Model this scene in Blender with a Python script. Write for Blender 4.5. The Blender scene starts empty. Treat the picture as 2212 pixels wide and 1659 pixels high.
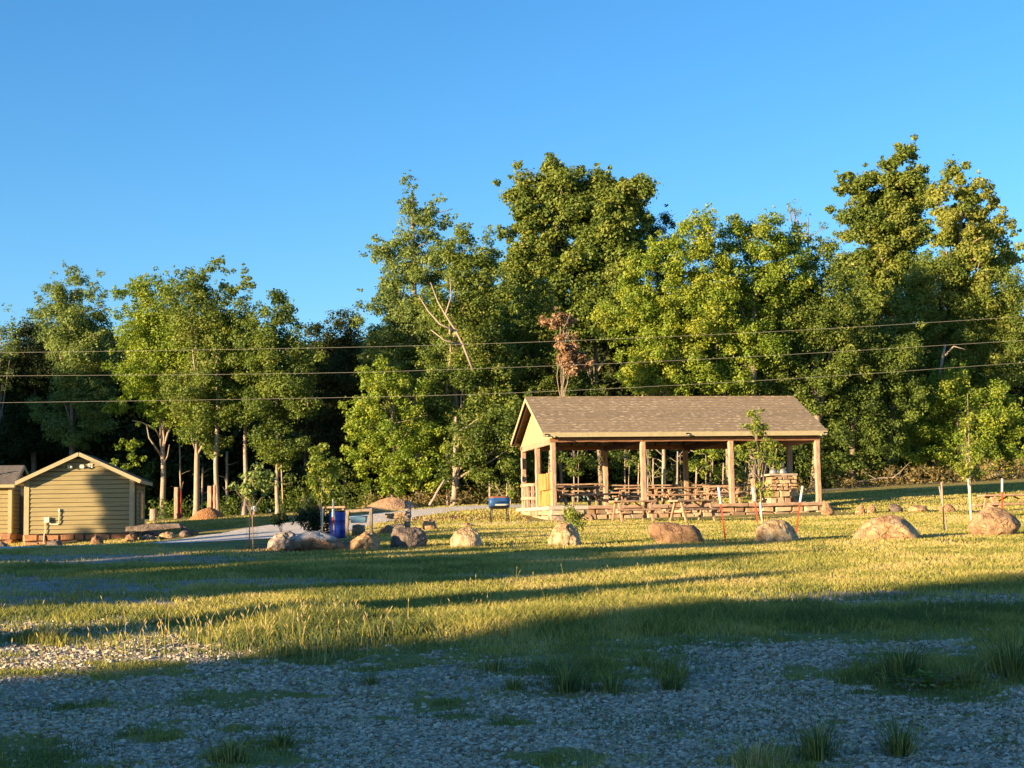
import bpy, math, random
import numpy as np
from mathutils import Vector, Matrix, noise as mn
random.seed(7)
S = bpy.context.scene
COL = S.collection
PI = math.pi
rad = math.radians

# ------------------------------------------------------------------ camera
F = 3320.0; CX, CY = 1106.0, 829.5            # photo measured on a 2212 x 1659 copy
PITCH = math.atan(300.5 / F); ROLL = 0.0172
EYE = Vector((0, 0, 1.6))
_f = Vector((0, math.cos(PITCH), math.sin(PITCH)))
_r0 = Vector((1, 0, 0)); _u0 = Vector((0, -math.sin(PITCH), math.cos(PITCH)))
_r = _r0 * math.cos(ROLL) - _u0 * math.sin(ROLL)
_u = _u0 * math.cos(ROLL) + _r0 * math.sin(ROLL)

def at(x, y, Y):
    d = _r * (x - CX) + _u * (CY - y) + _f * F
    return EYE + d * (Y / d.y)

def proj_np(X, Y, Z):
    d = np.stack([X, Y, Z - 1.6], -1)
    a = d @ np.array(_r); b = d @ np.array(_u); c = d @ np.array(_f)
    c = np.maximum(c, .01)
    return CX + a / c * F, CY - b / c * F

# ------------------------------------------------------------------ noise
def _hash(ix, iy, s):
    h = (ix.astype(np.int64) * 374761393 + iy.astype(np.int64) * 668265263 + s * 974711) & 0xffffffff
    h = ((h ^ (h >> 13)) * 1274126177) & 0xffffffff
    return ((h ^ (h >> 16)) & 0xffff) / 65535.0
def vnoise(x, y, s=0):
    ix = np.floor(x); iy = np.floor(y); fx = x - ix; fy = y - iy
    fx = fx * fx * (3 - 2 * fx); fy = fy * fy * (3 - 2 * fy)
    a = _hash(ix, iy, s); b = _hash(ix + 1, iy, s); c = _hash(ix, iy + 1, s); d = _hash(ix + 1, iy + 1, s)
    return (a * (1 - fx) + b * fx) * (1 - fy) + (c * (1 - fx) + d * fx) * fy
def fbm(x, y, s=0, o=4):
    v = 0; a = .5; t = 0
    for k in range(o):
        v = v + a * vnoise(x * 2 ** k + 17.3 * k, y * 2 ** k - 9.1 * k, s + k); t += a; a *= .55
    return v / t
def sstep(a, b, x):
    t = np.clip((x - a) / (b - a), 0, 1); return t * t * (3 - 2 * t)

# ------------------------------------------------------------------ terrain
_D = [-500, -20, 5, 10, 15, 20, 28, 36, 45, 53, 58, 62, 66, 70, 75, 80, 100, 160, 600]
_Z = [-3.0, -1.9, -1.66, -1.60, -1.385, -1.13, -.82, -.56, -.28, -.09, .05, .22, .50, .74, .95, 1.08, 1.4, 2.2, 4.0]
def zg(X, Y):
    X = np.asarray(X, float); Y = np.asarray(Y, float)
    z = 0
    for o in (-4, -2.4, -.8, .8, 2.4, 4):
        oo = o * np.clip(Y / 40, .25, 1)
        z = z + np.interp(Y + oo, _D, _Z) / 6
    Xr = 60 * (1 - np.exp(-np.maximum(0, X - 8) / 60))
    z = z + .048 * Xr * sstep(45, 82, Y)
    z = z - .046 * np.minimum(np.maximum(0, -X - 2), 30) * sstep(38, 56, Y) * (1 - .3 * sstep(66, 78, Y))
    z = z + .03 * (fbm(X * .35, Y * .35, 5) - .5) + .05 * (fbm(X * .1, Y * .1, 9) - .5)
    return z + 1.6
def gz(x, y): return float(zg(x, y))
def gp(px, D):
    y = 1130
    for k in range(3):
        p = at(px, y, D); z = gz(p.x, D)
        a, b = proj_np(np.array([p.x]), np.array([float(D)]), np.array([z])); y = float(b[0])
    p = at(px, y, D)
    return Vector((p.x, D, gz(p.x, D)))

# ------------------------------------------------------------------ tagging
def tag(o, label, cat, group=None, kind=None):
    if label: o['label'] = label
    if cat: o['category'] = cat
    if group: o['group'] = group
    if kind: o['kind'] = kind
    return o
def thing(name, label, cat, loc, rz=0, group=None):
    o = bpy.data.objects.new(name, None); COL.objects.link(o)
    o.location = loc; o.rotation_euler = (0, 0, rz); o.empty_display_size = .2
    return tag(o, label, cat, group)

# ------------------------------------------------------------------ mesh builders
def np_mesh(name, V, Fc, mat, parent=None, attrs=None, smooth=False, facemat=None):
    V = np.asarray(V, np.float32); Fc = np.asarray(Fc, np.int32)
    me = bpy.data.meshes.new(name)
    me.vertices.add(len(V)); me.vertices.foreach_set('co', V.ravel())
    me.loops.add(Fc.size); me.loops.foreach_set('vertex_index', Fc.ravel())
    me.polygons.add(len(Fc)); me.polygons.foreach_set('loop_start', np.arange(0, Fc.size, Fc.shape[1], dtype=np.int32))
    for k, a in (attrs or {}).items():
        at_ = me.attributes.new(k, 'FLOAT', 'POINT'); at_.data.foreach_set('value', np.asarray(a, np.float32))
    for m in (mat if isinstance(mat, (list, tuple)) else [mat]): me.materials.append(m)
    if facemat is not None: me.polygons.foreach_set('material_index', facemat)
    me.update(calc_edges=True); me.validate()
    (me.shade_smooth if smooth else me.shade_flat)()
    o = bpy.data.objects.new(name, me); COL.objects.link(o)
    if parent: o.parent = parent
    return o

class MB:
    def __init__(s): s.v = []; s.f = []; s.m = []
    def add(s, vs, fs, m=0):
        n = len(s.v); s.v += [Vector(v) for v in vs]; s.f += [tuple(i + n for i in f) for f in fs]; s.m += [m] * len(fs)
    def box(s, c, d, R=None, m=0, taper=1.0, j=0.0):
        hx, hy, hz = d[0] / 2, d[1] / 2, d[2] / 2
        vs = []
        for z in (-1, 1):
            for x, y in ((-1, -1), (1, -1), (1, 1), (-1, 1)):
                t = taper if z > 0 else 1
                v = Vector((x * hx * t, y * hy * t, z * hz)) + Vector([random.uniform(-j, j) for _ in range(3)])
                vs.append(v)
        if R is not None: vs = [R @ v for v in vs]
        c = Vector(c); vs = [v + c for v in vs]
        s.add(vs, [(3, 2, 1, 0), (4, 5, 6, 7), (0, 1, 5, 4), (1, 2, 6, 5), (2, 3, 7, 6), (3, 0, 4, 7)], m)
    def tube(s, pts, rs, n=8, m=0, caps=True, sq=False):
        pts = [Vector(p) for p in pts]; rings = []
        up = None
        for i, p in enumerate(pts):
            t = (pts[min(i + 1, len(pts) - 1)] - pts[max(i - 1, 0)]).normalized()
            if up is None or abs(up.dot(t)) > .95:
                up = Vector((0, 0, 1)) if abs(t.z) < .9 else Vector((0, 1, 0))
            a = t.cross(up).normalized(); b = a.cross(t).normalized(); up = b
            r = rs[i] if isinstance(rs, (list, tuple)) else rs
            off = PI / 4 if n == 4 else 0
            rings.append([p + (a * math.cos(2 * PI * k / n + off) + b * math.sin(2 * PI * k / n + off)) * r for k in range(n)])
        base = len(s.v)
        vs = [v for r in rings for v in r]; fs = []
        for i in range(len(pts) - 1):
            for k in range(n):
                fs.append((i * n + k, i * n + (k + 1) % n, (i + 1) * n + (k + 1) % n, (i + 1) * n + k))
        if caps:
            fs.append(tuple(range(n - 1, -1, -1))); fs.append(tuple((len(pts) - 1) * n + k for k in range(n)))
        s.add(vs, fs, m)
    def build(s, name, mats, parent=None, smooth=False, bevel=0, rough=0, rs=3.0):
        if rough:
            for i, v in enumerate(s.v): s.v[i] = v + mn.noise_vector(v * rs) * rough
        me = bpy.data.meshes.new(name); me.from_pydata([tuple(v) for v in s.v], [], s.f)
        for m in (mats if isinstance(mats, (list, tuple)) else [mats]): me.materials.append(m)
        me.polygons.foreach_set('material_index', s.m)
        me.update(); (me.shade_smooth if smooth else me.shade_flat)()
        o = bpy.data.objects.new(name, me); COL.objects.link(o)
        if bevel:
            b = o.modifiers.new('b', 'BEVEL'); b.width = bevel; b.segments = 2
        if parent: o.parent = parent
        return o

def timber(mb, p0, p1, w, d=None, seg=8, wob=.012, m=0, rot=0.0):
    """rough sawn / weathered timber: square section with slight wander and worn arrises"""
    p0 = Vector(p0); p1 = Vector(p1); d = d or w
    t = (p1 - p0).normalized()
    a = t.cross(Vector((0, 1, 0)) if abs(t.z) > .7 else Vector((0, 0, 1))).normalized(); b = a.cross(t).normalized()
    sd = random.uniform(0, 99); n = 8; vs = []; fs = []
    prof = [(-.5, -.38), (-.38, -.5), (.38, -.5), (.5, -.38), (.5, .38), (.38, .5), (-.38, .5), (-.5, .38)]
    for i in range(seg + 1):
        c = p0.lerp(p1, i / seg) + mn.noise_vector(Vector((sd, i * .6, 0))) * wob * 1.5
        for k, (x, y) in enumerate(prof):
            q = 1 + mn.noise(Vector((sd + k * .7, i * .8, 3))) * .14
            vs.append(c + a * x * w * q + b * y * d * q)
    for i in range(seg):
        for k in range(n): fs.append((i * n + k, i * n + (k + 1) % n, (i + 1) * n + (k + 1) % n, (i + 1) * n + k))
    fs.append(tuple(range(n - 1, -1, -1))); fs.append(tuple(seg * n + k for k in range(n)))
    mb.add(vs, fs, m)

# ------------------------------------------------------------------ materials
class NT:
    def __init__(s, name):
        s.m = bpy.data.materials.new(name); s.m.use_nodes = True; s.t = s.m.node_tree; s.t.nodes.clear()
        s.out = s.n('ShaderNodeOutputMaterial')
    def n(s, k, **kw):
        o = s.t.nodes.new(k)
        for a, b in kw.items(): setattr(o, a, b)
        return o
    def l(s, a, b): s.t.links.new(a, b)
    def co(s, which='Object', sc=(1, 1, 1)):
        t = s.n('ShaderNodeTexCoord'); mp = s.n('ShaderNodeMapping'); mp.inputs['Scale'].default_value = sc
        s.l(t.outputs[which], mp.inputs[0]); return mp.outputs[0]
    def noise(s, vec, sc, det=4, rough=.6, dist=0):
        o = s.n('ShaderNodeTexNoise'); o.inputs['Scale'].default_value = sc; o.inputs['Detail'].default_value = det
        o.inputs['Roughness'].default_value = rough; o.inputs['Distortion'].default_value = dist
        if vec: s.l(vec, o.inputs['Vector'])
        return o.outputs['Fac']
    def vor(s, vec, sc, feat='F1', out='Distance'):
        o = s.n('ShaderNodeTexVoronoi', feature=feat); o.inputs['Scale'].default_value = sc
        s.l(vec, o.inputs['Vector']); return o.outputs[out]
    def ramp(s, fac, stops):
        o = s.n('ShaderNodeValToRGB'); e = o.color_ramp.elements
        while len(e) < len(stops): e.new(.5)
        for i, (p, c) in enumerate(stops):
            e[i].position = p; e[i].color = (*c, 1) if not isinstance(c, float) else (c, c, c, 1)
        s.l(fac, o.inputs[0]); return o.outputs[0]
    def mix(s, fac, a, b, mode='MIX'):
        o = s.n('ShaderNodeMix', data_type='RGBA', blend_type=mode)
        for i, v in ((0, fac), (6, a), (7, b)):
            if hasattr(v, 'is_linked'): s.l(v, o.inputs[i])
            else: o.inputs[i].default_value = v if i == 0 else (*v, 1)
        return o.outputs[2]
    def math(s, op, a, b=0.0):
        o = s.n('ShaderNodeMath', operation=op)
        for i, v in ((0, a), (1, b)):
            if hasattr(v, 'is_linked'): s.l(v, o.inputs[i])
            else: o.inputs[i].default_value = v
        return o.outputs[0]
    def attr(s, name): return s.n('ShaderNodeAttribute', attribute_name=name).outputs['Fac']
    def finish(s, col, rough=.9, bump=None, bs=.3, bd=.02, metal=0, spec=.3):
        p = s.n('ShaderNodeBsdfPrincipled'); p.inputs['Roughness'].default_value = rough
        p.inputs['Metallic'].default_value = metal; p.inputs['Specular IOR Level'].default_value = spec
        if hasattr(col, 'is_linked'): s.l(col, p.inputs['Base Color'])
        else: p.inputs['Base Color'].default_value = (*col, 1)
        if bump:
            b = s.n('ShaderNodeBump'); b.inputs['Strength'].default_value = bs; b.inputs['Distance'].default_value = bd
            s.l(bump, b.inputs['Height']); s.l(b.outputs[0], p.inputs['Normal'])
        s.l(p.outputs[0], s.out.inputs[0]); return s.m

def m_plain(name, c, rough=.6, var=.25, sc=6, metal=0):
    t = NT(name); f = t.noise(t.co(), sc, 5)
    c2 = tuple(v * (1 - var) for v in c); c3 = tuple(min(1, v * (1 + var)) for v in c)
    return t.finish(t.ramp(f, [(.3, c2), (.7, c3)]), rough, f, .2, .005, metal)

def m_wood(name, ca, cb, cc, sc=(14, 14, 1.2), rough=.85, loc='Object'):
    t = NT(name); v = t.co(loc, sc)
    f = t.noise(v, 2.2, 6, .65, .6); g = t.noise(t.co(loc), 1.4, 3)
    c = t.ramp(f, [(.28, ca), (.5, cb), (.72, cc)])
    c = t.mix(t.math('MULTIPLY', g, .5), c, ca, 'MIX')
    return t.finish(c, rough, f, .7, .012)

def m_leaf(name, dark, light, warm, trans=.38):
    t = NT(name); a = t.attr('tint'); n = t.noise(t.co(), .35, 3)
    f = t.math('ADD', t.math('MULTIPLY', a, .75), t.math('MULTIPLY', n, .3))
    c = t.ramp(f, [(.12, dark), (.55, light), (.95, warm)])
    d = t.n('ShaderNodeBsdfPrincipled'); d.inputs['Roughness'].default_value = .55; d.inputs['Specular IOR Level'].default_value = .25
    tr = t.n('ShaderNodeBsdfTranslucent'); t.l(c, d.inputs['Base Color'])
    c2 = t.mix(1.0, c, (1.0, 1.0, .45), 'MULTIPLY'); t.l(c2, tr.inputs['Color'])
    ms = t.n('ShaderNodeMixShader'); ms.inputs[0].default_value = trans
    t.l(d.outputs[0], ms.inputs[1]); t.l(tr.outputs[0], ms.inputs[2]); t.l(ms.outputs[0], t.out.inputs[0])
    return t.m

def m_rock(name, base, dark, pale, top=None, sc=1.0):
    t = NT(name); v = t.co()
    f = t.noise(v, 2.6 * sc, 8, .68, .4); g = t.noise(v, 12 * sc, 6, .7); h = t.noise(v, 1.1 * sc, 3, .5, 1)
    c = t.ramp(f, [(.38, dark), (.48, base), (.60, pale)])
    wv = t.n('ShaderNodeVectorMath', operation='ADD'); wn = t.n('ShaderNodeTexNoise'); wn.inputs['Scale'].default_value = 3.0; t.l(v, wn.inputs['Vector']); t.l(v, wv.inputs[0]); t.l(wn.outputs['Color'], wv.inputs[1])
    ed = t.vor(wv.outputs[0], 1.9 * sc, 'DISTANCE_TO_EDGE'); crack = t.ramp(ed, [(0.0, 0.), (.035, 1.)])
    c = t.mix(t.math('MULTIPLY', t.math('SUBTRACT', 1.0, crack), .6), c, tuple(x * .35 for x in dark))
    c = t.mix(t.math('MULTIPLY', t.ramp(h, [(.52, 0.), (.64, 1.)]), .55), c, dark)
    c = t.mix(.35, c, t.ramp(g, [(.35, tuple(x * .4 for x in base)), (.65, tuple(min(1, x * 1.5) for x in base))]))
    if top:
        geo = t.n('ShaderNodeTexCoord'); sp = t.n('ShaderNodeSeparateXYZ'); t.l(geo.outputs['Object'], sp.inputs[0])
        k = t.math('ADD', sp.outputs[2], t.math('MULTIPLY', f, .35))
        c = t.mix(t.ramp(k, [(top[0], 0.), (top[0] + .08, 1.)]), c, top[1])
    hb = t.math('ADD', t.math('ADD', f, t.math('MULTIPLY', g, .5)), t.math('MULTIPLY', crack, .25))
    return t.finish(t.mix(1.0, c, (.92, .86, .80), 'MULTIPLY'), .93, hb, 1.0, .08)

M = {}
M['leaf_bright'] = m_leaf('leaf_bright', (0.085, 0.151, 0.018), (0.224, 0.309, 0.037), (0.401, 0.412, 0.062))
M['leaf_mid'] = m_leaf('leaf_mid', (0.061, 0.103, 0.023), (0.152, 0.212, 0.037), (0.292, 0.303, 0.062))
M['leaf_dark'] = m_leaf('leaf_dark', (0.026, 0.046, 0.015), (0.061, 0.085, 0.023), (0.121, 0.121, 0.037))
M['leaf_pale'] = m_leaf('leaf_pale', (0.098, 0.146, 0.044), (0.206, 0.279, 0.075), (0.352, 0.375, 0.112))
M['leaf_brown'] = m_leaf('leaf_brown', (.15, .085, .045), (.27, .165, .09), (.38, .25, .15), .2)
M['leaf_sap'] = m_leaf('leaf_sap', (.09, .15, .02), (.22, .28, .04), (.40, .38, .07))
M['weed'] = m_leaf('weed', (.09, .09, .03), (.20, .155, .06), (.34, .25, .11), .3)
M['cedar'] = m_leaf('cedar', (.02, .04, .015), (.035, .06, .02), (.06, .08, .03), .15)
M['bark'] = m_wood('bark', (.10, .075, .05), (.24, .19, .14), (.38, .31, .24), (9, 9, 2))
M['bark_pale'] = m_wood('bark_pale', (.17, .13, .095), (.34, .27, .20), (.46, .385, .30), (9, 9, 2))
M['dead_wood'] = m_wood('dead_wood', (.17, .13, .1), (.32, .26, .2), (.44, .37, .29), (9, 9, 2))
M['post'] = m_wood('post_timber', (.15, .085, .055), (.46, .31, .205), (.62, .47, .35))
M['post_h'] = m_wood('beam_timber', (.14, .055, .03), (.34, .17, .09), (.46, .27, .15), (1.2, 14, 14))
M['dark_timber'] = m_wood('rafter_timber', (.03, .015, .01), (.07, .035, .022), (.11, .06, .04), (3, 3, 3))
M['table_wood'] = m_wood('table_timber', (.20, .11, .07), (.40, .26, .165), (.54, .39, .27), (1.5, 12, 12))
M['slab_wood'] = m_wood('slab_timber', (.20, .09, .03), (.50, .25, .07), (.62, .36, .13), (10, 10, 1.2))
M['red_wood'] = m_plain('red_board', (.30, .035, .02), .8, .2)
M['siding'] = m_wood('painted_siding', (.225, .18, .085), (.30, .245, .12), (.36, .30, .155), (.5, 6, 9), .8)
M['trim'] = m_wood('painted_trim', (.31, .265, .155), (.38, .325, .19), (.43, .37, .22), (3, 3, 3), .75)
M['plywood'] = m_wood('gable_board', (.42, .33, .12), (.52, .42, .17), (.58, .48, .22), (3, 3, .8), .8)
M['white'] = m_plain('white_paint', (.58, .57, .53), .5, .06)
M['cream'] = m_plain('cream_plastic', (.66, .60, .44), .5, .06)
M['grey_metal'] = m_plain('grey_metal', (.32, .33, .34), .45, .15, 6, .6)
M['black'] = m_plain('black_metal', (.02, .02, .02), .5, .2)
M['blue_drum'] = m_plain('blue_plastic', (.012, .035, .25), .4, .12)
M['blue_paint'] = m_plain('blue_paint', (.02, .08, .22), .4, .2)
M['rust'] = m_plain('rust', (.28, .10, .045), .8, .35, 12)
M['red_paint'] = m_plain('red_paint', (.42, .06, .03), .7, .25, 10)
M['tarp'] = m_plain('pale_blue_plastic', (.11, .22, .32), .4, .1)
M['wire'] = m_plain('cable', (.30, .28, .24), .5, .1)
M['green_post'] = m_plain('dark_post_paint', (.025, .03, .025), .6, .2)
M['door'] = m_plain('brown_door_lap_shade', (.075, .055, .035), .7, .15)
M['glass'] = m_plain('dark_pane', (.03, .035, .035), .15, .1)
M['concrete'] = m_plain('mortar_cap', (.40, .34, .27), .9, .25, 5)

def m_shingle(name, ca, cb, flecks=True):
    t = NT(name); v = t.co('Object')
    br = t.n('ShaderNodeTexBrick'); br.inputs['Scale'].default_value = 1.0
    br.inputs['Brick Width'].default_value = .32; br.inputs['Row Height'].default_value = .125; br.inputs['Mortar Size'].default_value = .006
    br.inputs['Color1'].default_value = (*ca, 1); br.inputs['Color2'].default_value = (*cb, 1); br.inputs['Mortar'].default_value = tuple(x * .35 for x in ca) + (1,)
    t.l(v, br.inputs['Vector'])
    f = t.noise(v, 5, 6, .7); c = t.mix(.45, br.outputs['Color'], t.ramp(f, [(.3, tuple(x * .6 for x in ca)), (.7, tuple(x * 1.35 for x in cb))]))
    g = t.noise(v, .6, 3); c = t.mix(t.math('MULTIPLY', g, .3), c, tuple(x * .8 for x in cb))
    if flecks:
        w = t.vor(t.co('Object', (3.0, 5.5, 5.5)), 1.3); n2 = t.noise(t.co('Object'), 1.3, 3, .6)
        k = t.math('MULTIPLY', t.ramp(w, [(.26, 1.), (.36, 0.)]), t.ramp(n2, [(.36, 0.), (.5, 1.)]))
        c = t.mix(t.math('MULTIPLY', k, .6), c, (.48, .38, .25))
    return t.finish(c, .95, t.math('ADD', br.outputs['Fac'], f), .4, .015)
M['roof'] = m_shingle('roof_shingles', (.20, .15, .095), (.27, .205, .13))
M['roof2'] = m_shingle('cabin_shingles', (.11, .095, .08), (.17, .145, .12), False)

def m_stone(name, cols, sc=1.0):
    t = NT(name); v = t.co(); a = t.attr('tint')
    f = t.noise(v, 5 * sc, 7, .7); c = t.ramp(a, [(i / (len(cols) - 1), x) for i, x in enumerate(cols)])
    c = t.mix(.5, c, t.mix(1.0, c, t.ramp(f, [(.3, (.35, .33, .3)), (.7, (1.9, 1.8, 1.7))]), 'MULTIPLY'))
    return t.finish(c, .93, f, .8, .03)
M['stone'] = m_stone('sandstone', [(.19, .13, .085), (.34, .21, .12), (.38, .27, .16), (.45, .36, .24), (.27, .20, .14)])
M['stone_red'] = m_stone('red_sandstone', [(.16, .085, .05), (.30, .14, .065), (.36, .20, .10), (.27, .15, .09)])

def m_soil(name, ca, cb):
    t = NT(name); v = t.co(); f = t.noise(v, 5, 8, .7)
    w = t.vor(v, 14)
    return t.finish(t.ramp(f, [(.3, ca), (.7, cb)]), 1, t.math('ADD', f, w), .8, .05)
M['clay'] = m_soil('red_clay', (.22, .10, .04), (.40, .20, .085))
M['gravel_heap'] = m_soil('tan_gravel', (.30, .17, .09), (.50, .32, .18))

def m_ground():
    t = NT('ground'); v = t.co()
    g = t.attr('grass'); di = t.attr('dirt')
    vc = t.n('ShaderNodeTexVoronoi'); vc.inputs['Scale'].default_value = 34; t.l(v, vc.inputs['Vector'])
    sp = t.n('ShaderNodeSeparateColor'); t.l(vc.outputs['Color'], sp.inputs[0])
    gr = t.ramp(sp.outputs[0], [(0, (.24, .21, .17)), (.45, (.42, .375, .31)), (.8, (.56, .51, .43)), (1, (.74, .68, .58))])
    big = t.noise(v, .9, 5, .6); gr = t.mix(t.ramp(big, [(.42, .55), (.58, .1)]), gr, (.26, .20, .135))
    gr = t.mix(1.0, gr, t.ramp(vc.outputs['Distance'], [(0, (1.0, 1.0, 1.0)), (.9, (.72, .67, .6))]), 'MULTIPLY')
    n1 = t.noise(v, 3.2, 6, .7); n2 = t.noise(v, .5, 4, .6); n3 = t.noise(v, 22, 5, .75)
    ga = t.ramp(n1, [(.3, (.11, .11, .03)), (.55, (.25, .22, .07)), (.75, (.38, .29, .12))])
    gb = t.ramp(n3, [(.3, (.08, .09, .025)), (.7, (.38, .33, .11))])
    ga = t.mix(.5, ga, gb); ga = t.mix(t.ramp(n2, [(.5, 0.), (.7, .5)]), ga, (.36, .26, .12))
    so = t.ramp(n1, [(.3, (.10, .055, .03)), (.7, (.24, .14, .08))])
    w = t.math('ADD', g, t.math('MULTIPLY', t.math('SUBTRACT', n3, .5), .5)); w = t.ramp(w, [(.4, 0.), (.6, 1.)])
    c = t.mix(w, gr, ga)
    w2 = t.ramp(t.math('ADD', di, t.math('MULTIPLY', t.math('SUBTRACT', n1, .5), .5)), [(.4, 0.), (.6, 1.)])
    c = t.mix(w2, c, so)
    h = t.math('ADD', t.math('SUBTRACT', n3, t.math('MULTIPLY', vc.outputs['Distance'], 1.2)), t.math('MULTIPLY', n1, .5))
    return t.finish(c, 1, h, .7, .03, 0, .1)
M['ground'] = m_ground()
def m_road(name, ca, cb):
    t = NT(name); v = t.co(); f = t.noise(v, 1.2, 5, .65); h = t.noise(v, 24, 5, .75)
    c = t.ramp(f, [(.3, ca), (.7, cb)]); c = t.mix(.5, c, t.ramp(h, [(.3, tuple(x * .5 for x in ca)), (.7, tuple(x * 1.4 for x in cb))]))
    return t.finish(c, 1, h, .7, .03, 0, .1)
M['road'] = m_road('road_gravel', (.44, .405, .36), (.62, .575, .51))
M['lane'] = m_road('pale_lane', (.42, .37, .30), (.55, .50, .42))
def m_gravel():
    t = NT('gravel_stone'); a = t.attr('tint')
    c = t.ramp(a, [(0, (.13, .10, .06)), (.16, (.24, .18, .11)), (.35, (.35, .30, .225)), (.72, (.47, .41, .315)), (.95, (.62, .55, .43)), (.3, (.32, .28, .22)), (.65, (.47, .42, .345)), (.9, (.66, .60, .51)), (1, (.45, .33, .22))])
    return t.finish(c, .9)
M['gravel'] = m_gravel()
def m_grass():
    t = NT('grass_blade'); a = t.attr('tint')
    c = t.ramp(a, [(0, (.09, .13, .05)), (.3, (.18, .205, .06)), (.55, (.34, .33, .075)), (.8, (.52, .43, .15)), (1, (.60, .45, .22))])
    d = t.n('ShaderNodeBsdfDiffuse'); tr = t.n('ShaderNodeBsdfTranslucent'); t.l(c, d.inputs[0]); t.l(c, tr.inputs[0])
    ms = t.n('ShaderNodeMixShader'); ms.inputs[0].default_value = .35
    t.l(d.outputs[0], ms.inputs[1]); t.l(tr.outputs[0], ms.inputs[2]); t.l(ms.outputs[0], t.out.inputs[0]); return t.m
M['grass'] = m_grass()

# ------------------------------------------------------------------ ground masks (what grows where)
ROAD = [(-30, 33.5, 2.0), (-17, 39.0, 2.8), (-12.3, 46, 3.6), (-10.0, 55, 3.6), (-7.8, 65, 3.0), (-3, 70, 2.2), (2, 71, 1.7)]
def road_in(X, Y):
    m = np.full(np.shape(X), -9.0)
    for (x0, y0, w0), (x1, y1, w1) in zip(ROAD[:-1], ROAD[1:]):
        L2 = (x1 - x0) ** 2 + (y1 - y0) ** 2; t = np.clip(((X - x0) * (x1 - x0) + (Y - y0) * (y1 - y0)) / L2, 0, 1)
        m = np.maximum(m, (w0 + (w1 - w0) * t) - np.hypot(X - x0 - t * (x1 - x0), Y - y0 - t * (y1 - y0)))
    return m
def ell(px, py, c):
    cx, cy, rx, ry = c; return 1 - np.sqrt(((px - cx) / rx) ** 2 + ((py - cy) / ry) ** 2)
GRAVEL = [(230, 1376, 400, 40), (60, 1280, 400, 38), (1900, 1292, 430, 17), (680, 1388, 130, 12), (1750, 1412, 330, 28),
          (150, 1432, 320, 16), (1050, 1245, 160, 5), (200, 1208, 400, 12), (2100, 1400, 260, 22), (620, 1258, 300, 10)]
GRASSP = [(700, 1405, 300, 45), (1250, 1452, 170, 42), (1960, 1452, 190, 42), (2190, 1420, 110, 60), (1450, 1468, 45, 24), (1560, 1350, 420, 32),
          (500, 1500, 170, 14), (950, 1520, 120, 18), (150, 1455, 300, 12), (1750, 1455, 110, 18), (1150, 1400, 330, 45), (2070, 1498, 170, 18),
          (300, 1440, 110, 18), (60, 1640, 150, 50), (1650, 1640, 180, 40), (320, 1590, 90, 22), (560, 1625, 110, 30), (1200, 1640, 120, 25), (400, 1355, 80, 8), (90, 1385, 60, 14)]
DIRT = [(600, 1190, 110, 16), (760, 1180, 60, 14), (1100, 1178, 60, 9), (1290, 1180, 60, 7), (1790, 1192, 80, 9), (2070, 1172, 90, 12), (1020, 1120, 150, 12), (860, 1120, 160, 16), (600, 1118, 60, 6)]
def masks(X, Y):
    Z = zg(X, Y); px, py = proj_np(X, Y, Z)
    n1 = fbm(X * .9, Y * .9, 21); n2 = fbm(X * 2.6, Y * 2.6, 31); n3 = fbm(X * 6, Y * 6, 41, 3)
    near = sstep(1392, 1432, py + (n1 - .5) * 90)
    g = 1 - near
    e = (n2 - .5) * 2.0 + (n3 - .5) * 1.3 + (n1 - .5) * .8
    for c in GRAVEL: g = g * (1 - .97 * sstep(-.15, .2, ell(px, py, c) + e * .45))
    patch = sstep(.60, .70, n2 * .65 + n1 * .35) * .8
    g = np.maximum(g, patch * near)
    for c in GRASSP: g = np.maximum(g, .95 * sstep(-.05, .35, ell(px, py, c) + e))
    g = np.where(Y < 6, .3, g)
    rm = sstep(-.5, .5, road_in(X, Y) + (n2 - .5) * 1.6)
    g = g * (1 - rm)
    d = np.zeros_like(g)
    for c in DIRT: d = np.maximum(d, sstep(-.1, .4, ell(px, py, c) + e * .7))
    d = np.maximum(d, .45 * sstep(.6, .72, fbm(X * .45, Y * .45, 77)))
    d = np.where(Y < 30, d * .3, d) * (1 - rm)
    return px, py, np.clip(g, 0, 1), np.clip(d, 0, 1)

def axis(lo, hi, fine, far_lo, far_hi, growth=1.12):
    a = list(np.arange(lo, hi, fine)); s = fine; x = a[-1]
    while x < far_hi: s *= growth; x += s; a.append(x)
    s = fine; x = lo
    while x > far_lo: s *= growth; x -= s; a.insert(0, x)
    return np.array(a)
xs = axis(-9, 10, .11, -500, 500, 1.09); ys = axis(8.5, 42, .1, -400, 600, 1.035)
XX, YY = np.meshgrid(xs, ys); Xf, Yf = XX.ravel(), YY.ravel(); Zf = zg(Xf, Yf)
_, _, gm, dm = masks(Xf, Yf)
Zf = Zf + .02 * (fbm(Xf * 3, Yf * 3, 3) - .5) * (np.abs(Xf) < 40)
nx, ny = len(xs), len(ys); I = np.arange(nx * ny).reshape(ny, nx)
Fq = np.stack([I[:-1, :-1], I[:-1, 1:], I[1:, 1:], I[1:, :-1]], -1).reshape(-1, 4)
ground = np_mesh('ground', np.stack([Xf, Yf, Zf], -1), Fq, M['ground'], attrs={'grass': gm, 'dirt': dm}, smooth=True)
tag(ground, None, None, kind='structure')

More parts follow.
